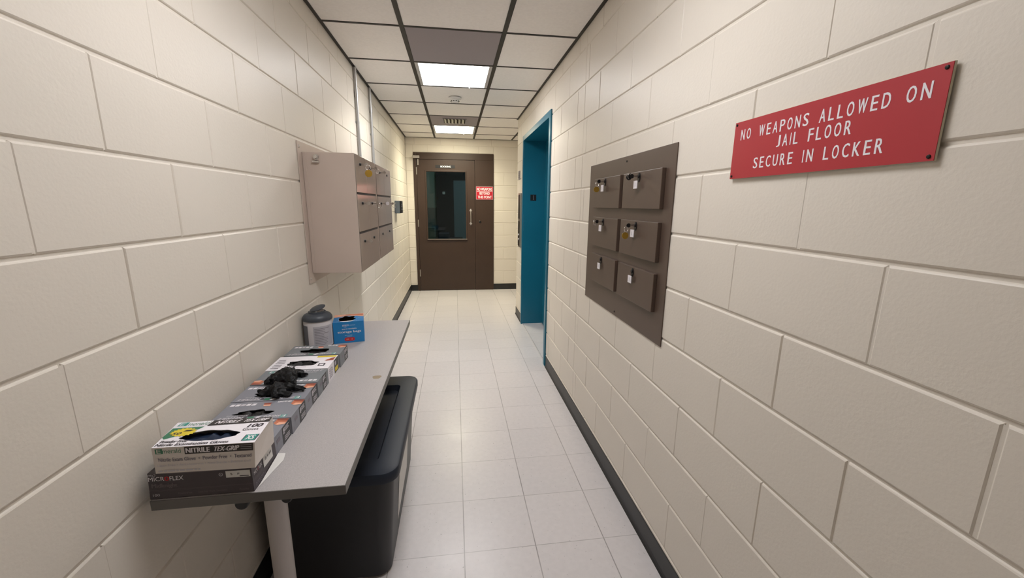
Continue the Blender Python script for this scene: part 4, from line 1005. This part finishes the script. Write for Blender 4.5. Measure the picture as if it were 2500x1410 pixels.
# blue storage-bag box (slightly turned)
A = Vector((-.612, 2.026, 0)); Bv = Vector((-.471, 2.055, 0)); dirw = (Bv-A); dep = Vector((-dirw.y, dirw.x, 0)).normalized()*.148
zb, ztp = TZ+.0005, .850
cb = [A, Bv, Bv+dep, A+dep]; cc = [(p.x, p.y, zb) for p in cb]+[(p.x, p.y, ztp) for p in cb]
holeB = (.44, .43, .27, .33)
t, p_, ft, fn, fr_, top, hp = carton('storage_bag_box', cc, 'blue', 'blue cardboard box of storage bags with a torn top on the table', holeB, .45, 41, edge='cwhite')
fn.text('amazon', .30, .80, .50, .875, 'white', 2); fn.text('basics', .505, .815, .72, .875, 'bluepale', 2); fn.poly([(.32, .775), (.40, .755), (.46, .775), (.40, .768)], 'white', 1)
fn.text('quart resealable', .28, .63, .76, .70, 'white', 2, 0, .001); fn.text('storage bags', .14, .45, .90, .585, 'white', 2, 0, .003)
fn.lines(.36, .35, .68, .40, 1, 'bluepale', seed=2); fn.lines(.44, .30, .60, .34, 1, 'bluepale', seed=3)
pill = [(.40+.06*math.cos(a), .17+.085*math.sin(a)) for a in [math.radians(90+i*18) for i in range(11)]]+[(.62+.06*math.cos(a), .17+.085*math.sin(a)) for a in [math.radians(-90+i*18) for i in range(11)]]
fn.poly(pill, 'redp', 1); fn.text('100', .405, .135, .49, .205, 'peach', 2); fn.text('12', .56, .135, .61, .205, 'peach', 2)
ft.text('storage bags', .10, .055, .86, .12, 'bluepale', 2); ft.poly([(.0, .66), (.25, .70), (.40, .82), (.75, .72), (1.0, .60), (1.0, 1.0), (0, 1.0)], 'peach', 1); ft.poly([(.35, .88), (.7, .80), (.98, .70), (.98, .97), (.4, .97)], 'copper', 2)
ft.poly([(.20, .12), (.33, .02), (.47, .005), (.60, .03), (.72, .13), (.58, .115), (.44, .095), (.30, .115)], 'cwhite', 3); ft.text('quart', .82, .42, .97, .50, 'bluepale', 2)
p_.build(t)
b = MB()
cen = sum(cb, Vector())/4
rows = []
b.face([(p.x*.98+cen.x*.02, p.y*.98+cen.y*.02, .79) for p in cb], 'inside')
for i in range(4):
    a_, b_ = cb[i], cb[(i+1) % 4]; a_ = a_.lerp(cen, .02); b_ = b_.lerp(cen, .02)
    b.face([(a_.x, a_.y, .79), (a_.x, a_.y, ztp-.001), (b_.x, b_.y, ztp-.001), (b_.x, b_.y, .79)], 'inside')
b.build('inner_walls', t)
for o in bpy.data.objects:
    if '_o' in o: del o['_o']
